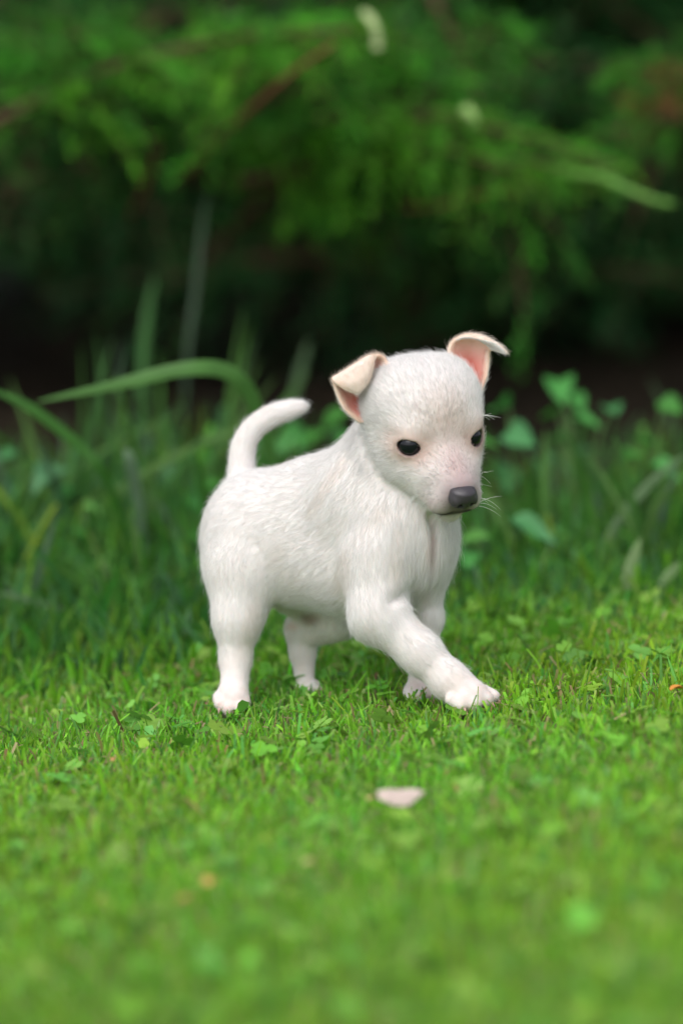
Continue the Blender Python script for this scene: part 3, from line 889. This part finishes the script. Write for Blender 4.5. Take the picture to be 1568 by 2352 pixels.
# clover and small broad leaves among the lawn
def clover(n, xr, yr, name, size=(.0028, .0056), hz=(.004, .0105)):
    x = RG.uniform(*xr, n); y = RG.uniform(*yr, n)
    k = clear_of_paws(x, y) & (y < lawn_edge(x)) & (patchy(x, y, 7, 8) + RG.normal(0, .35, n) > -.05)
    x, y = x[k], y[k]; n = len(x)
    V, F, C = [], [], []; vb = 0
    ang = np.linspace(0, 2 * np.pi, 9)[:-1]
    ring = np.stack([.5 + .52 * np.cos(ang) - .10 * (np.abs(ang - 0) < .1), .50 * np.sin(ang)], 1)
    z = ground_h(x, y) + RG.uniform(*hz, n)
    for i in range(n):
        L = RG.uniform(*size) ; a0 = RG.uniform(0, 6.28); tilt_ = RG.normal(0, .35, 2)
        c = np.array([.15, .36, .04]) * RG.uniform(.75, 1.35) * np.array([RG.uniform(.75, 1.4), 1, RG.uniform(.7, 1.6)])
        for j in range(3 if RG.random() < .75 else 1):
            a = a0 + j * 2.094
            R2 = np.array([[math.cos(a), -math.sin(a)], [math.sin(a), math.cos(a)]])
            q = (ring * L * 2) @ R2.T
            zz = .22 * L * (np.abs(ring[:, 1]) * 2) + q @ tilt_ + RG.uniform(0, .3) * L
            P = np.column_stack([x[i] + q[:, 0], y[i] + q[:, 1], z[i] + zz])
            cen = P.mean(0) - [0, 0, .12 * L]
            V.append(np.vstack([P, cen])); C.append(np.tile(c, (9, 1)))
            for t in range(8): F.append((vb + t, vb + (t + 1) % 8, vb + 8))
            vb += 9
    o = link_mesh(name, np_mesh(name, np.vstack(V), np.array(F), np.vstack(C)), LEAF_M)
    return o
tag(clover(2700, (-.62, .62), (-.95, .4), 'clover'), 'small clover leaves growing through the mown lawn', 'clover', kind='stuff')

# dry cut stalks lying in the lawn
def straw(n):
    x = RG.uniform(-.6, .6, n); y = RG.uniform(-.85, .3, n)
    V, F, C = [], [], []
    for i in range(n):
        L = RG.uniform(.004, .012); w = RG.uniform(.0004, .0009); a = RG.uniform(0, 6.28)
        p = np.array([x[i], y[i], float(ground_h(x[i], y[i])) + RG.uniform(.004, .010)])
        d = np.array([math.cos(a), math.sin(a), RG.normal(0, .4)]) * L; s = np.array([-math.sin(a), math.cos(a), .3]) * w
        b = len(V); V += [p - s, p + s, p + d + s, p + d - s]; F.append((b, b + 1, b + 2, b + 3))
        c = np.array([.40, .33, .17]) * RG.uniform(.7, 1.3); C += [c] * 4
    o = link_mesh('straw', np_mesh('straw', np.array(V), np.array(F), np.array(C)), GRASS_M)
    tag(o, 'dry pale cut stalks scattered in the mown lawn', 'straw', kind='stuff')
straw(2000)

# ------------------------------------------------------------------ conifer: boughs with feathery sprays
def tube(P, R, sides=6):
    P = np.asarray(P, float); n = len(P); V, F = [], []
    for i in range(n):
        t = P[min(i + 1, n - 1)] - P[max(i - 1, 0)]; t /= np.linalg.norm(t) + 1e-9
        a = np.cross(t, [0, 0, 1.0] if abs(t[2]) < .9 else [1.0, 0, 0]); a /= np.linalg.norm(a); b = np.cross(t, a)
        for j in range(sides):
            an = 2 * math.pi * j / sides; V.append(P[i] + R[i] * (math.cos(an) * a + math.sin(an) * b))
    for i in range(n - 1):
        for j in range(sides):
            F.append((i * sides + j, i * sides + (j + 1) % sides, (i + 1) * sides + (j + 1) % sides, (i + 1) * sides + j))
    return np.array(V), np.array(F)

def bough_meshes(seed, hue):
    """a bough about 0.42 m long along +x, drooping; returns wood mesh, foliage mesh"""
    r = np.random.default_rng(seed); L = .42
    ax = np.stack([np.linspace(0, L, 12), .02 * np.sin(np.linspace(0, 3, 12) + r.uniform(0, 6)), -.10 * np.linspace(0, 1, 12) ** 2 + .05 * np.linspace(0, 1, 12)], 1)
    wood = [tube(ax, np.linspace(.0065, .0016, 12), 5)]
    V, C = [], []
    up = np.array([0, 0, 1.0])
    def leaflets(p, d, ln, tint):
        m = max(4, int(ln / .0035))
        for k in range(m):
            t = (k + r.random()) / m
            c = p + d * ln * t + np.array([0, 0, -.25]) * ln * t * t
            rnd = r.normal(size=3); q = d * .9 + rnd * .55; q /= np.linalg.norm(q)
            s = np.cross(q, r.normal(size=3)); s /= np.linalg.norm(s)
            l = r.uniform(.006, .012) ; w = r.uniform(.0011, .0021)
            V.extend([c - s * w, c + s * w, c + q * l]); cc = tint * r.uniform(.8, 1.2); C.extend([cc, cc, cc])
    nb = 26
    for i in range(nb):
        t = .10 + .90 * i / (nb - 1); j = t * 11; k = min(int(j), 10); p = ax[k] + (ax[k + 1] - ax[k]) * (j - k)
        fw = ax[k + 1] - ax[k]; fw /= np.linalg.norm(fw)
        sd = np.cross(fw, up); sd /= np.linalg.norm(sd)
        d = fw * r.uniform(.5, 1.0) + sd * (1 if i % 2 else -1) * r.uniform(.5, 1.0) + up * r.normal(.05, .35)
        if i == nb - 1: d = fw.copy()
        d /= np.linalg.norm(d)
        ln = r.uniform(.07, .15) * (1.1 - .55 * t)
        pts = np.array([p + d * ln * q + np.array([0, 0, -.3]) * ln * q * q for q in np.linspace(0, 1, 5)])
        wood.append(tube(pts, np.linspace(.0016, .0005, 5), 3))
        base = np.array(hue) * r.uniform(.65, 1.35) * np.array([r.uniform(.75, 1.4), 1, r.uniform(.7, 1.4)])
        leaflets(p, d, ln, base)
        ns = 7
        for q in range(ns):
            tt = .15 + .8 * q / ns; pp = p + d * ln * tt + np.array([0, 0, -.3]) * ln * tt * tt
            d2 = d * r.uniform(.5, .9) + r.normal(size=3) * .55; d2 /= np.linalg.norm(d2)
            leaflets(pp, d2, ln * r.uniform(.25, .55) * (1.1 - .5 * tt), base * r.uniform(.85, 1.2))
    V = np.array(V); C = np.array(C); F = np.arange(len(V)).reshape(-1, 3)
    wv, wf, o = [], [], 0
    for a, b in wood: wv.append(a); wf.append(b + o); o += len(a)
    return np_mesh('bough', np.vstack(wv), np.vstack(wf)), np_mesh('foliage', V, F, C)
HUES = [(.036, .200, .015), (.022, .125, .016), (.068, .280, .016), (.015, .085, .018), (.038, .165, .022)]  # brighter hues paint lit front boughs, darker ones the shaded inside
BOUGHS = [bough_meshes(100 + i, h) for i, h in enumerate(HUES)]
for w, f in BOUGHS:
    w.materials.append(BARK_M); f.materials.append(NEEDLE_M)
    w.polygons.foreach_set('use_smooth', np.ones(len(w.polygons), bool))
def place_bough(parent, i, tip, direction, length, roll=0.0, at_tip=True):
    """the bough's tip (or its base) at a world point, growing along direction"""
    d = Vector(direction).normalized()
    q = d.to_track_quat('X', 'Z') @ Matrix.Rotation(roll, 3, 'X').to_quaternion()
    s = length / .42
    end = q @ Vector((.42, 0, -.05)) * s
    loc = Vector(tip) - (end if at_tip else Vector((0, 0, 0)))
    w, f = BOUGHS[i % len(BOUGHS)]
    o = bpy.data.objects.new('bough', w); COL.objects.link(o); o.parent = parent
    o.location = loc - parent.location; o.rotation_mode = 'QUATERNION'; o.rotation_quaternion = q; o.scale = (s, s, s)
    c = bpy.data.objects.new('foliage', f); COL.objects.link(c); c.parent = o
    return o
def trunk(parent, base, top, r0, r1):
    t = np.linspace(0, 1, 10)[:, None]
    P = np.asarray(base) * (1 - t) + np.asarray(top) * t + .04 * np.column_stack([np.sin(t * 5), np.cos(t * 4), 0 * t]) * t
    V, F = tube(P - np.asarray(parent.location), np.linspace(r0, r1, 10), 9)
    mesh_obj('trunk', V, F, BARK_M, parent)

def conifer(name, label, bx, by, height, spread, nb, seed, low=.17):
    r = np.random.default_rng(seed)
    o = empty(name, (bx, by, float(ground_h(bx, by)))); tag(o, label, 'shrub', 'conifer shrubs along the back of the lawn')
    trunk(o, (bx, by, float(ground_h(bx, by)) - .03), (bx, by, height * .9), .055, .012)
    for i in range(nb):
        t = r.random() ** 1.25; z = low + (height - low) * t
        rad = spread * (1 - .72 * t ** 1.3) * r.uniform(.35, 1.0)
        a = r.uniform(0, 2 * math.pi)
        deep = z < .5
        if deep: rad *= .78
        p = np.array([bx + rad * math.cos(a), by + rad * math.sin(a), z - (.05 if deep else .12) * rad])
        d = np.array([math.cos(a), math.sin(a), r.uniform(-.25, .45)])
        place_bough(o, 3 if deep else (1, 3, 1, 0, 3)[r.integers(0, 5)], p, d, r.uniform(.42, .75), r.uniform(-.6, .6))  # low and inner boughs take dark hues: the hollow's shade as colour
    return o
CON_A = conifer('conifer_shrub', 'spreading dark green conifer shrub behind the puppy', .10, 2.05, 2.1, 1.2, 255, 3)
CON_B = conifer('conifer_shrub', 'dense conifer shrub filling the upper left behind the tall grass', -1.05, 2.2, 2.2, 1.15, 240, 4)
CON_C = conifer('conifer_shrub', 'conifer shrub with a few browned sprays at the upper right', 1.25, 2.1, 2.0, 1.15, 240, 5)
for k, (x, lb) in enumerate(((-1.6, 'conifer added far behind the left shrub to block the sky'), (-.45, 'conifer added behind the gap left of the puppy to block the sky'), (.7, 'conifer added behind the gap right of the puppy to block the sky'), (1.9, 'conifer added far behind the right shrub to block the sky'))):
    conifer('conifer_shrub', lb, x, 3.3 + .2 * (k % 2), 2.6, 1.15, 200, 40 + k, .14)  # back row added to keep sky light out of the hollow
# front boughs that the photograph shows one by one: (x, y) of the tip, depth, heading, length
FRONT = [
    (CON_A, 2, 690, 95, .95, (.55, -.5, .25), .42), (CON_A, 2, 560, 175, .90, (-.2, -.8, .1), .40), (CON_A, 2, 820, 60, .92, (.8, -.4, .35), .40),
    (CON_A, 0, 470, 300, 1.0, (-.5, -.7, 0), .42), (CON_A, 0, 700, 240, 1.0, (.3, -.8, .1), .40), (CON_A, 4, 610, 60, 1.0, (0, -.7, .4), .40),
    (CON_A, 0, 960, 190, 1.05, (.4, -.6, .5), .42), (CON_A, 2, 1080, 265, 1.0, (.5, -.7, .3), .40), (CON_A, 4, 1000, 330, 1.05, (.2, -.8, 0), .42),
    (CON_A, 2, 1200, 395, .98, (.7, -.6, .1), .42), (CON_A, 2, 1330, 400, .98, (.85, -.5, .15), .38), (CON_A, 0, 1120, 470, 1.05, (.3, -.8, -.2), .40),
    (CON_A, 4, 1240, 540, 1.05, (.5, -.7, -.3), .38), (CON_A, 4, 1160, 690, 1.05, (.25, -.6, -.75), .42), (CON_A, 1, 900, 470, 1.15, (-.1, -.8, -.2), .42),
    (CON_A, 0, 760, 400, 1.15, (-.3, -.8, -.1), .42), (CON_A, 1, 870, 560, 1.2, (0, -.8, -.35), .38), (CON_A, 1, 1060, 560, 1.2, (.1, -.8, -.35), .40),
    (CON_A, 2, 1420, 380, 1.0, (.9, -.3, .0), .30), (CON_A, 0, 900, 90, 1.1, (.2, -.8, .2), .42), (CON_A, 0, 1100, 60, 1.1, (.3, -.7, .4), .42),
    (CON_B, 0, 300, 130, 1.0, (.5, -.6, .3), .42), (CON_B, 0, 150, 80, 1.0, (.2, -.8, .3), .42), (CON_B, 4, 220, 240, 1.05, (.3, -.8, 0), .42),
    (CON_B, 1, 90, 260, 1.1, (0, -.8, .1), .42), (CON_B, 0, 40, 110, 1.05, (-.3, -.8, .3), .42), (CON_B, 1, 330, 350, 1.15, (.4, -.7, -.2), .42),
    (CON_B, 1, 180, 420, 1.2, (.1, -.8, -.2), .42), (CON_B, 3, 400, 520, 1.2, (.4, -.7, -.4), .38), (CON_B, 3, 60, 480, 1.25, (-.2, -.8, -.3), .42),
    (CON_C, 0, 1420, 170, 1.15, (-.5, -.7, .3), .42), (CON_C, 0, 1350, 330, 1.1, (-.7, -.6, .1), .40), (CON_C, 4, 1500, 300, 1.2, (-.3, -.8, .1), .42),
    (CON_C, 1, 1540, 130, 1.25, (0, -.8, .4), .42), (CON_C, 3, 1280, 130, 1.3, (-.6, -.6, .3), .42), (CON_C, 3, 1500, 520, 1.3, (-.2, -.8, -.3), .42),
]
for par, i, x, y, Y, d, L in FRONT:
    place_bough(par, i, at(x, y, Y), d, L, RG.uniform(-.4, .4))
# ------------------------------------------------------------------ single twigs and shoots of the conifer
def px_path(pts, n=14):
    """image places with depth -> a smooth run of world points"""
    return catmull(np.array([at(x, y, Y) for x, y, Y in pts]), n)
def tinted(name, V, F, c, mat, parent, var=.12):
    cc = np.asarray(c) * np.clip(RG.normal(1, var, (len(V), 1)), .6, 1.4)
    V = np.asarray(V) - np.asarray(parent.location)
    return link_mesh(name, np_mesh(name, V, np.asarray(F), cc), mat, parent)
RED_M = attr_mat('red_bark', .8, 0, .2, noise=90)
SHOOT_M = attr_mat('young_shoot', .6, .2, .25)
for pts, r0, r1 in (([(430, 400, 1.15), (540, 285, .95), (620, 212, .88), (700, 146, .84), (770, 100, .84)], .0036, .0018),
                    ([(930, 478, 1.1), (1010, 472, 1.04), (1100, 446, 1.0), (1190, 440, .98)], .0024, .0012),
                    ([(300, 500, 1.2), (340, 420, 1.1), (365, 330, 1.05)], .0028, .0018)):
    P = px_path(pts); V, F = tube(P, np.linspace(r0, r1, len(P)), 7)
    tinted('branch', V, F, (.12, .045, .022), RED_M, CON_A)
def leafy_shoot(pts, r0, r1, col, par, n=260):
    P = px_path(pts, 24); V, F = tube(P, np.linspace(r0, r1, len(P)) * np.clip(1 + .25 * np.sin(np.arange(len(P)) * 1.9), .6, 1.4), 7)
    o = tinted('shoot', V, F, col, SHOOT_M, par)
    LV, LC = [], []
    for _ in range(n):
        k = RG.integers(0, len(P) - 1); c = P[k] + (P[k + 1] - P[k]) * RG.random(); t = P[k + 1] - P[k]; t /= np.linalg.norm(t)
        d = t + RG.normal(size=3) * .55; d /= np.linalg.norm(d); s = np.cross(d, RG.normal(size=3)); s /= np.linalg.norm(s)
        l, w = RG.uniform(.005, .009), .0012
        LV += [c - s * w, c + s * w, c + d * l]; q = np.asarray(col) * RG.uniform(.8, 1.2); LC += [q, q, q]
    link_mesh('scale_leaf', np_mesh('scale_leaf', np.array(LV) - np.asarray(par.location), np.arange(len(LV)).reshape(-1, 3), np.array(LC)), NEEDLE_M, o)['kind'] = 'stuff'
leafy_shoot([(1290, 398, .98), (1340, 404, .92), (1390, 412, .88), (1450, 440, .86), (1500, 460, .85), (1538, 468, .85)], .0042, .0034, (.11, .26, .045), CON_A)
leafy_shoot([(1370, 400, .95), (1420, 392, .90), (1450, 385, .88)], .0036, .002, (.09, .25, .03), CON_A, 120)
leafy_shoot([(836, 30, .84), (856, 52, .82), (866, 82, .82), (866, 114, .82)], .0034, .0042, (.42, .52, .24), CON_A, 60)
leafy_shoot([(1070, 255, .9), (1082, 262, .88), (1088, 278, .88)], .0046, .003, (.32, .50, .16), CON_A, 40)
# browned sprays
bw, bf = bough_meshes(301, (.22, .12, .035)); bw.materials.append(BARK_M); bf.materials.append(NEEDLE_M)
BOUGHS.append((bw, bf))
for x, y, Y, d, L in ((1500, 235, 1.15, (-.2, -.8, .3), .20), (1560, 150, 1.15, (-.2, -.8, .4), .20), (1470, 310, 1.2, (-.4, -.8, 0), .16)):
    place_bough(CON_C, 5, at(x, y, Y), d, L)['label'] = 'browned dry conifer spray'

# ------------------------------------------------------------------ long grass, blade by blade
def ribbon(P, W, face, name, col, parent, tipc=None):
    P = np.asarray(P, float); n = len(P); V, F = [], []
    for i in range(n):
        t = P[min(i + 1, n - 1)] - P[max(i - 1, 0)]; t /= np.linalg.norm(t) + 1e-9
        s = np.cross(t, face); s /= np.linalg.norm(s) + 1e-9; k = np.cross(s, t)
        V += [P[i] - s * W[i] / 2, P[i] + k * W[i] * .16, P[i] + s * W[i] / 2]
    for i in range(n - 1):
        for j in (0, 1): F.append((i * 3 + j, i * 3 + j + 1, i * 3 + 4 + j, i * 3 + 3 + j))
    V = np.array(V) - np.asarray(parent.location)
    c = np.tile(np.asarray(col, float), (len(V), 1)) * np.repeat(np.clip(RG.normal(1, .06, n), .8, 1.2), 3)[:, None]
    return link_mesh(name, np_mesh(name, V, np.array(F), c), GRASS_M, parent)
def width_of(n, w, tip=.05):
    t = np.linspace(0, 1, n); return w * np.clip((.55 + .9 * t) * (1 - t ** 3) + tip, tip, 1)
GREENS = [(.055, .165, .025), (.07, .185, .03), (.085, .155, .085), (.10, .20, .05), (.045, .13, .03)]
def tuft(label, x, y, Y, n, hr, wr, spread=.5, seed=0, group='long grass tufts behind the puppy'):
    r = np.random.default_rng(seed)
    p = at(x, y, Y); base = np.array([p[0], Y, float(ground_h(p[0], Y))])
    o = empty('grass_tuft', base); tag(o, label, 'grass tuft', group)
    for i in range(n):
        a = r.uniform(0, 6.28); h = r.uniform(*hr) * .78; out = abs(r.normal(0, spread)); bd = abs(r.normal(.2, .3))
        d = np.array([math.cos(a), math.sin(a) * .6, 0]); t = np.linspace(0, 1, 11)[:, None]
        b0 = base + np.array([r.normal(0, .018), r.normal(0, .018), -.004])
        P = b0 + np.array([0, 0, 1.0]) * h * (t - .45 * bd * t ** 2.4) + d * h * (out * t + .7 * bd * t ** 2.2)
        ribbon(P, width_of(11, r.uniform(*wr)), np.array([r.normal(0, .5), -1, r.normal(.2, .3)]), 'blade', np.array(GREENS[r.integers(0, 5)]) * r.uniform(.8, 1.2), o)
TUFTS = [('tall grass tuft at the far left edge of the picture', 10, 1180, .62, 10, (.14, .30)),
    ('tall grass tuft below the left end of the arching blade', 110, 1200, .55, 11, (.12, .26)),
    ('thick grass tuft left of centre under the arching blade', 215, 1150, .70, 12, (.14, .30)),
    ('tall grass tuft under the middle of the arching blade', 320, 1180, .62, 12, (.14, .28)),
    ('grass tuft just left of the puppy\'s rump', 420, 1200, .55, 10, (.10, .22)),
    ('tall dark grass tuft behind the puppy\'s tail', 505, 1120, .80, 10, (.14, .28)),
    ('short grass tuft showing under the tail curve', 610, 1180, .75, 7, (.08, .16)),
    ('low grass tuft at the left edge above the lawn', 60, 1330, .42, 8, (.07, .14)),
    ('low grass tuft left of the near hind leg', 300, 1340, .42, 8, (.06, .13)),
    ('grass tuft right of the puppy\'s chest', 1150, 1300, .48, 9, (.06, .14)),
    ('grass tuft below the broad weed leaves', 1290, 1250, .55, 9, (.07, .16)),
    ('pale grass tuft at the right edge above the lawn', 1500, 1330, .42, 9, (.08, .17)),
    ('grass tuft behind the diagonal blade on the right', 1420, 1230, .60, 9, (.08, .18))]
for i, (lb, x, y, Y, n, hr) in enumerate(TUFTS):
    tuft(lb, x, y, Y, n, hr, (.004, .0085), .35, 900 + i)
def long_blade(label, pts, w, col, face=(0, -1, .35), n=22, prof=None):
    P = px_path(pts, n)
    g = np.array([P[0][0], P[0][1], float(ground_h(P[0][0], P[0][1]))])
    P = np.vstack([g + [0, 0, -.003], P]) if P[0][2] > g[2] + .01 else P
    o = empty('long_grass', g); tag(o, label, 'grass blade', 'single long grass blades behind the puppy')
    n = len(P); t = np.linspace(0, 1, n)
    W = w * (np.clip((.45 + 1.1 * t) * (1 - t ** 4), .06, 1) if prof is None else np.interp(t, *prof))
    ribbon(P, W, np.asarray(face, float), 'blade', col, o)
long_blade('long bright blade of grass arching left from behind the tail', [(640, 1120, .46), (612, 1010, .44), (590, 945, .42), (560, 880, .40), (510, 849, .39), (450, 845, .38), (380, 855, .38), (300, 876, .38), (200, 898, .39), (88, 922, .40)], .0125, (.09, .225, .05), (0, -1, .35), prof=([0, .2, .5, .8, 1], [.75, .9, 1, .8, .1]))
long_blade('dark green blade bending down at the left edge', [(300, 1240, .45), (240, 1090, .42), (190, 1030, .42), (110, 965, .42), (50, 925, .42), (-30, 890, .42)], .009, (.045, .16, .02))
long_blade('upright green blade crossing behind the arching blade', [(334, 1130, .92), (330, 1000, .92), (328, 860, .93), (336, 740, .94), (356, 630, .95)], .010, (.045, .15, .03))
long_blade('tall grey green stem rising into the conifer', [(420, 1150, .85), (424, 950, .85), (432, 800, .86), (448, 680, .88), (462, 540, .92), (475, 440, .95)], .006, (.03, .065, .03))
long_blade('dim upright blade right of the tail tip', [(650, 1120, .95), (672, 930, .96), (690, 850, .97), (712, 780, .98)], .008, (.055, .12, .04))
long_blade('grey green blade slanting up at the right edge', [(1330, 1390, .42), (1372, 1290, .44), (1410, 1210, .46), (1460, 1145, .47), (1520, 1085, .48), (1580, 1040, .48)], .0075, (.12, .21, .09))
long_blade('broad pale blade standing on the right above the lawn', [(1412, 1470, .30), (1424, 1390, .31), (1445, 1310, .32), (1470, 1235, .33)], .0105, (.17, .27, .10))
long_blade('pale blade leaning at the lower right edge', [(1470, 1460, .30), (1495, 1400, .31), (1530, 1330, .32), (1560, 1290, .33)], .009, (.16, .26, .10))
long_blade('thin pale blade lying near the left edge', [(-20, 1360, .40), (40, 1372, .38), (100, 1388, .37), (150, 1400, .36)], .006, (.12, .19, .10))
long_blade('bluish blade bent over in the left grass', [(330, 1240, .48), (312, 1120, .46), (300, 1060, .45), (288, 1030, .45)], .0105, (.15, .24, .14))

# ------------------------------------------------------------------ broad leaved weeds
def leaf_mesh(name, seed, col, wide=.62, tooth=.05):
    r = np.random.default_rng(seed); n = 12; V, F = [], []
    for i in range(n + 1):
        t = i / n; w = wide * .5 * (math.sin(math.pi * t ** .62)) ** .9 * (1 + tooth * (1 if i % 2 else -1)); w = max(w, .008)
        z = -.32 * t * t + .05 * math.sin(t * 6 + seed)
        for s in (-1, -.5, 0, .5, 1):
            V.append((t, s * w, z + .22 * abs(s) * w * 2 - .02 * (s == 0) + r.normal(0, .008)))
    for i in range(n):
        for j in range(4): F.append((i * 5 + j, i * 5 + j + 1, (i + 1) * 5 + j + 1, (i + 1) * 5 + j))
    c = np.tile(np.asarray(col, float), (len(V), 1)); c[2::5] *= 1.25
    me = np_mesh(name, np.array(V), np.array(F), c); me.materials.append(LEAF_M)
    me.polygons.foreach_set('use_smooth', np.ones(len(me.polygons), bool)); return me
WL = [leaf_mesh('leaf', i, c, w) for i, (c, w) in enumerate([((.055, .235, .045), .66), ((.060, .215, .070), .62), ((.045, .185, .025), .64), ((.09, .26, .045), .56), ((.065, .185, .075), .66)])]
STEM_M = attr_mat('weed_stem', .6, .1, .3)
def weed(label, base, leaves, Y):
    r = np.random.default_rng(int(base[0] * 7 + base[1])); p = at(base[0], base[1], Y); b = np.array([p[0], Y, float(ground_h(p[0], Y))])
    o = empty('leafy_weed', b); tag(o, label, 'weed', 'broad leaved weeds in front of the conifer')
    for x, y, s, k in leaves:
        c = at(x, y, Y + r.uniform(-.07, .07)); L = .88 * s * UNIT * (Y + 2.55) / 2.59
        az = r.uniform(-2.6, -.5); d = np.array([math.cos(az), math.sin(az), r.uniform(-.2, .25)]); d /= np.linalg.norm(d)
        st = c - d * L * .5
        mid = b * .45 + st * .55; mid[2] = b[2] + (st[2] - b[2]) * .7
        P = catmull(np.array([b - [0, 0, .004], mid, st]), 9)
        V, F = tube(P, np.linspace(.0019, .0010, 9), 5); tinted('stem', V, F, (.09, .17, .05), STEM_M, o)
        lf = bpy.data.objects.new('leaf', WL[k]); COL.objects.link(lf); lf.parent = o
        q = Vector(d).to_track_quat('X', 'Z') @ Matrix.Rotation(r.normal(.0, .35), 3, 'X').to_quaternion()
        lf.rotation_mode = 'QUATERNION'; lf.rotation_quaternion = q; lf.scale = (L, L, L); lf.location = Vector(st - b)
weed('leafy weed with large bright leaves right of the far ear', (1330, 1230), [(1285, 885, 120, 0), (1320, 915, 110, 0), (1405, 935, 95, 1), (1345, 962, 90, 0), (1255, 950, 80, 2), (1290, 1000, 70, 2)], .66)
weed('bluish leaved weed close behind the puppy\'s muzzle', (1180, 1290), [(1190, 1000, 120, 1), (1140, 930, 110, 0), (1165, 1090, 130, 1), (1110, 1010, 90, 2), (1150, 1170, 90, 4), (1225, 1130, 80, 2)], .62)
weed('low weed with a pale leaf right of the chest', (1230, 1330), [(1225, 1210, 130, 1), (1180, 1250, 90, 0), (1290, 1230, 90, 0), (1130, 1290, 90, 3), (1260, 1290, 80, 3)], .50)
weed('weed with grassy green leaves at the right edge', (1490, 1280), [(1490, 1010, 120, 2), (1540, 930, 90, 2), (1530, 1075, 100, 0), (1450, 1040, 90, 2), (1470, 1110, 90, 0), (1550, 1180, 100, 3)], .60)
weed('weed with grey green leaves in the middle right', (1310, 1280), [(1310, 1070, 120, 4), (1250, 1060, 100, 1), (1350, 1030, 80, 4), (1380, 1110, 90, 2), (1290, 1140, 100, 0)], .70)
weed('weed with rounded leaves between tail and neck', (690, 1230), [(770, 955, 110, 2), (665, 1010, 120, 0), (620, 1060, 100, 0), (720, 1000, 90, 2), (590, 1010, 80, 4), (790, 1000, 80, 0)], .72)
weed('small weed with one pale round leaf in the left grass', (210, 1290), [(213, 1165, 70, 3), (240, 1210, 60, 0), (180, 1220, 60, 2)], .50)
weed('bluish weed leaves in the grass at the far left', (90, 1240), [(110, 1085, 130, 4), (40, 1110, 110, 4), (150, 1130, 90, 0), (20, 1040, 80, 1)], .58)
weed('weed with dull leaves left of the puppy\'s tail', (420, 1260), [(400, 1080, 110, 4), (460, 1040, 90, 0), (370, 1140, 90, 2), (450, 1150, 100, 0), (480, 1110, 80, 2)], .62)
weed('low weed showing beneath the muzzle', (1090, 1330), [(1090, 1230, 90, 3), (1075, 1280, 90, 0), (1110, 1330, 80, 0)], .46)

# ------------------------------------------------------------------ fallen leaves on the lawn
FL_M = attr_mat('fallen_leaf', .7, .15, .3, noise=350)
def fallen(label, x, y, size, col, rot, curl=.6, lift=.020, wide=.5, roll=0.0):
    p = on_ground(x, y, lift)
    n = 10; V, F = [], []
    for i in range(n + 1):
        t = i / n; w = wide * (math.sin(math.pi * min(max(t, .04), .97) ** .8)) ** .8 * .5
        for s in (-1, -.5, 0, .5, 1):
            V.append((t - .5, s * w, curl * (abs(s) * w) ** 1.2 * 1.1 - .35 * (t - .5) ** 2 + .03 * math.sin(9 * t + s)))
    for i in range(n):
        for j in range(4): F.append((i * 5 + j, i * 5 + j + 1, (i + 1) * 5 + j + 1, (i + 1) * 5 + j))
    V = np.array(V) * size; nv = len(V)
    V = np.vstack([V, V - [0, 0, .02 * size]]); F = np.array(F); F = np.vstack([F, F[:, ::-1] + nv])
    c = np.tile(np.asarray(col, float), (len(V), 1)) * np.clip(RG.normal(1, .05, (len(V), 1)), .8, 1.2)
    o = link_mesh('fallen_leaf', np_mesh('fallen_leaf', V, F, c), FL_M); o.location = Vector(p); o.rotation_euler = (roll, .05, rot)
    tag(o, label, 'leaf', 'fallen leaves on the lawn')
fallen('pale pink curled dry leaf lying on the lawn before the puppy', 922, 1812, .028, (.58, .46, .42), .25, -.9, .021, .60, .40)
fallen('tiny tan leaf scrap beside the pale pink leaf', 855, 1832, .010, (.46, .32, .16), .8, .5, .013)
fallen('small yellow brown leaf in the blurred lawn at lower left', 485, 2022, .014, (.60, .38, .12), 1.2, .5, .014, .7)
fallen('faint orange leaf scrap low in the lawn at left', 432, 2066, .011, (.45, .28, .10), .3, .5, .013, .7)
fallen('pale straw leaf scrap in the blurred lawn at centre', 712, 1980, .011, (.55, .45, .20), .6, .4, .013, .7)
fallen('orange dry leaf at the right edge level with the paw', 1556, 1580, .012, (.60, .26, .05), .5, .6, .015, .6)
fallen('brownish leaf scrap in the lawn at left of the hind paw', 262, 1742, .010, (.45, .25, .10), 1.4, .5, .012, .4)
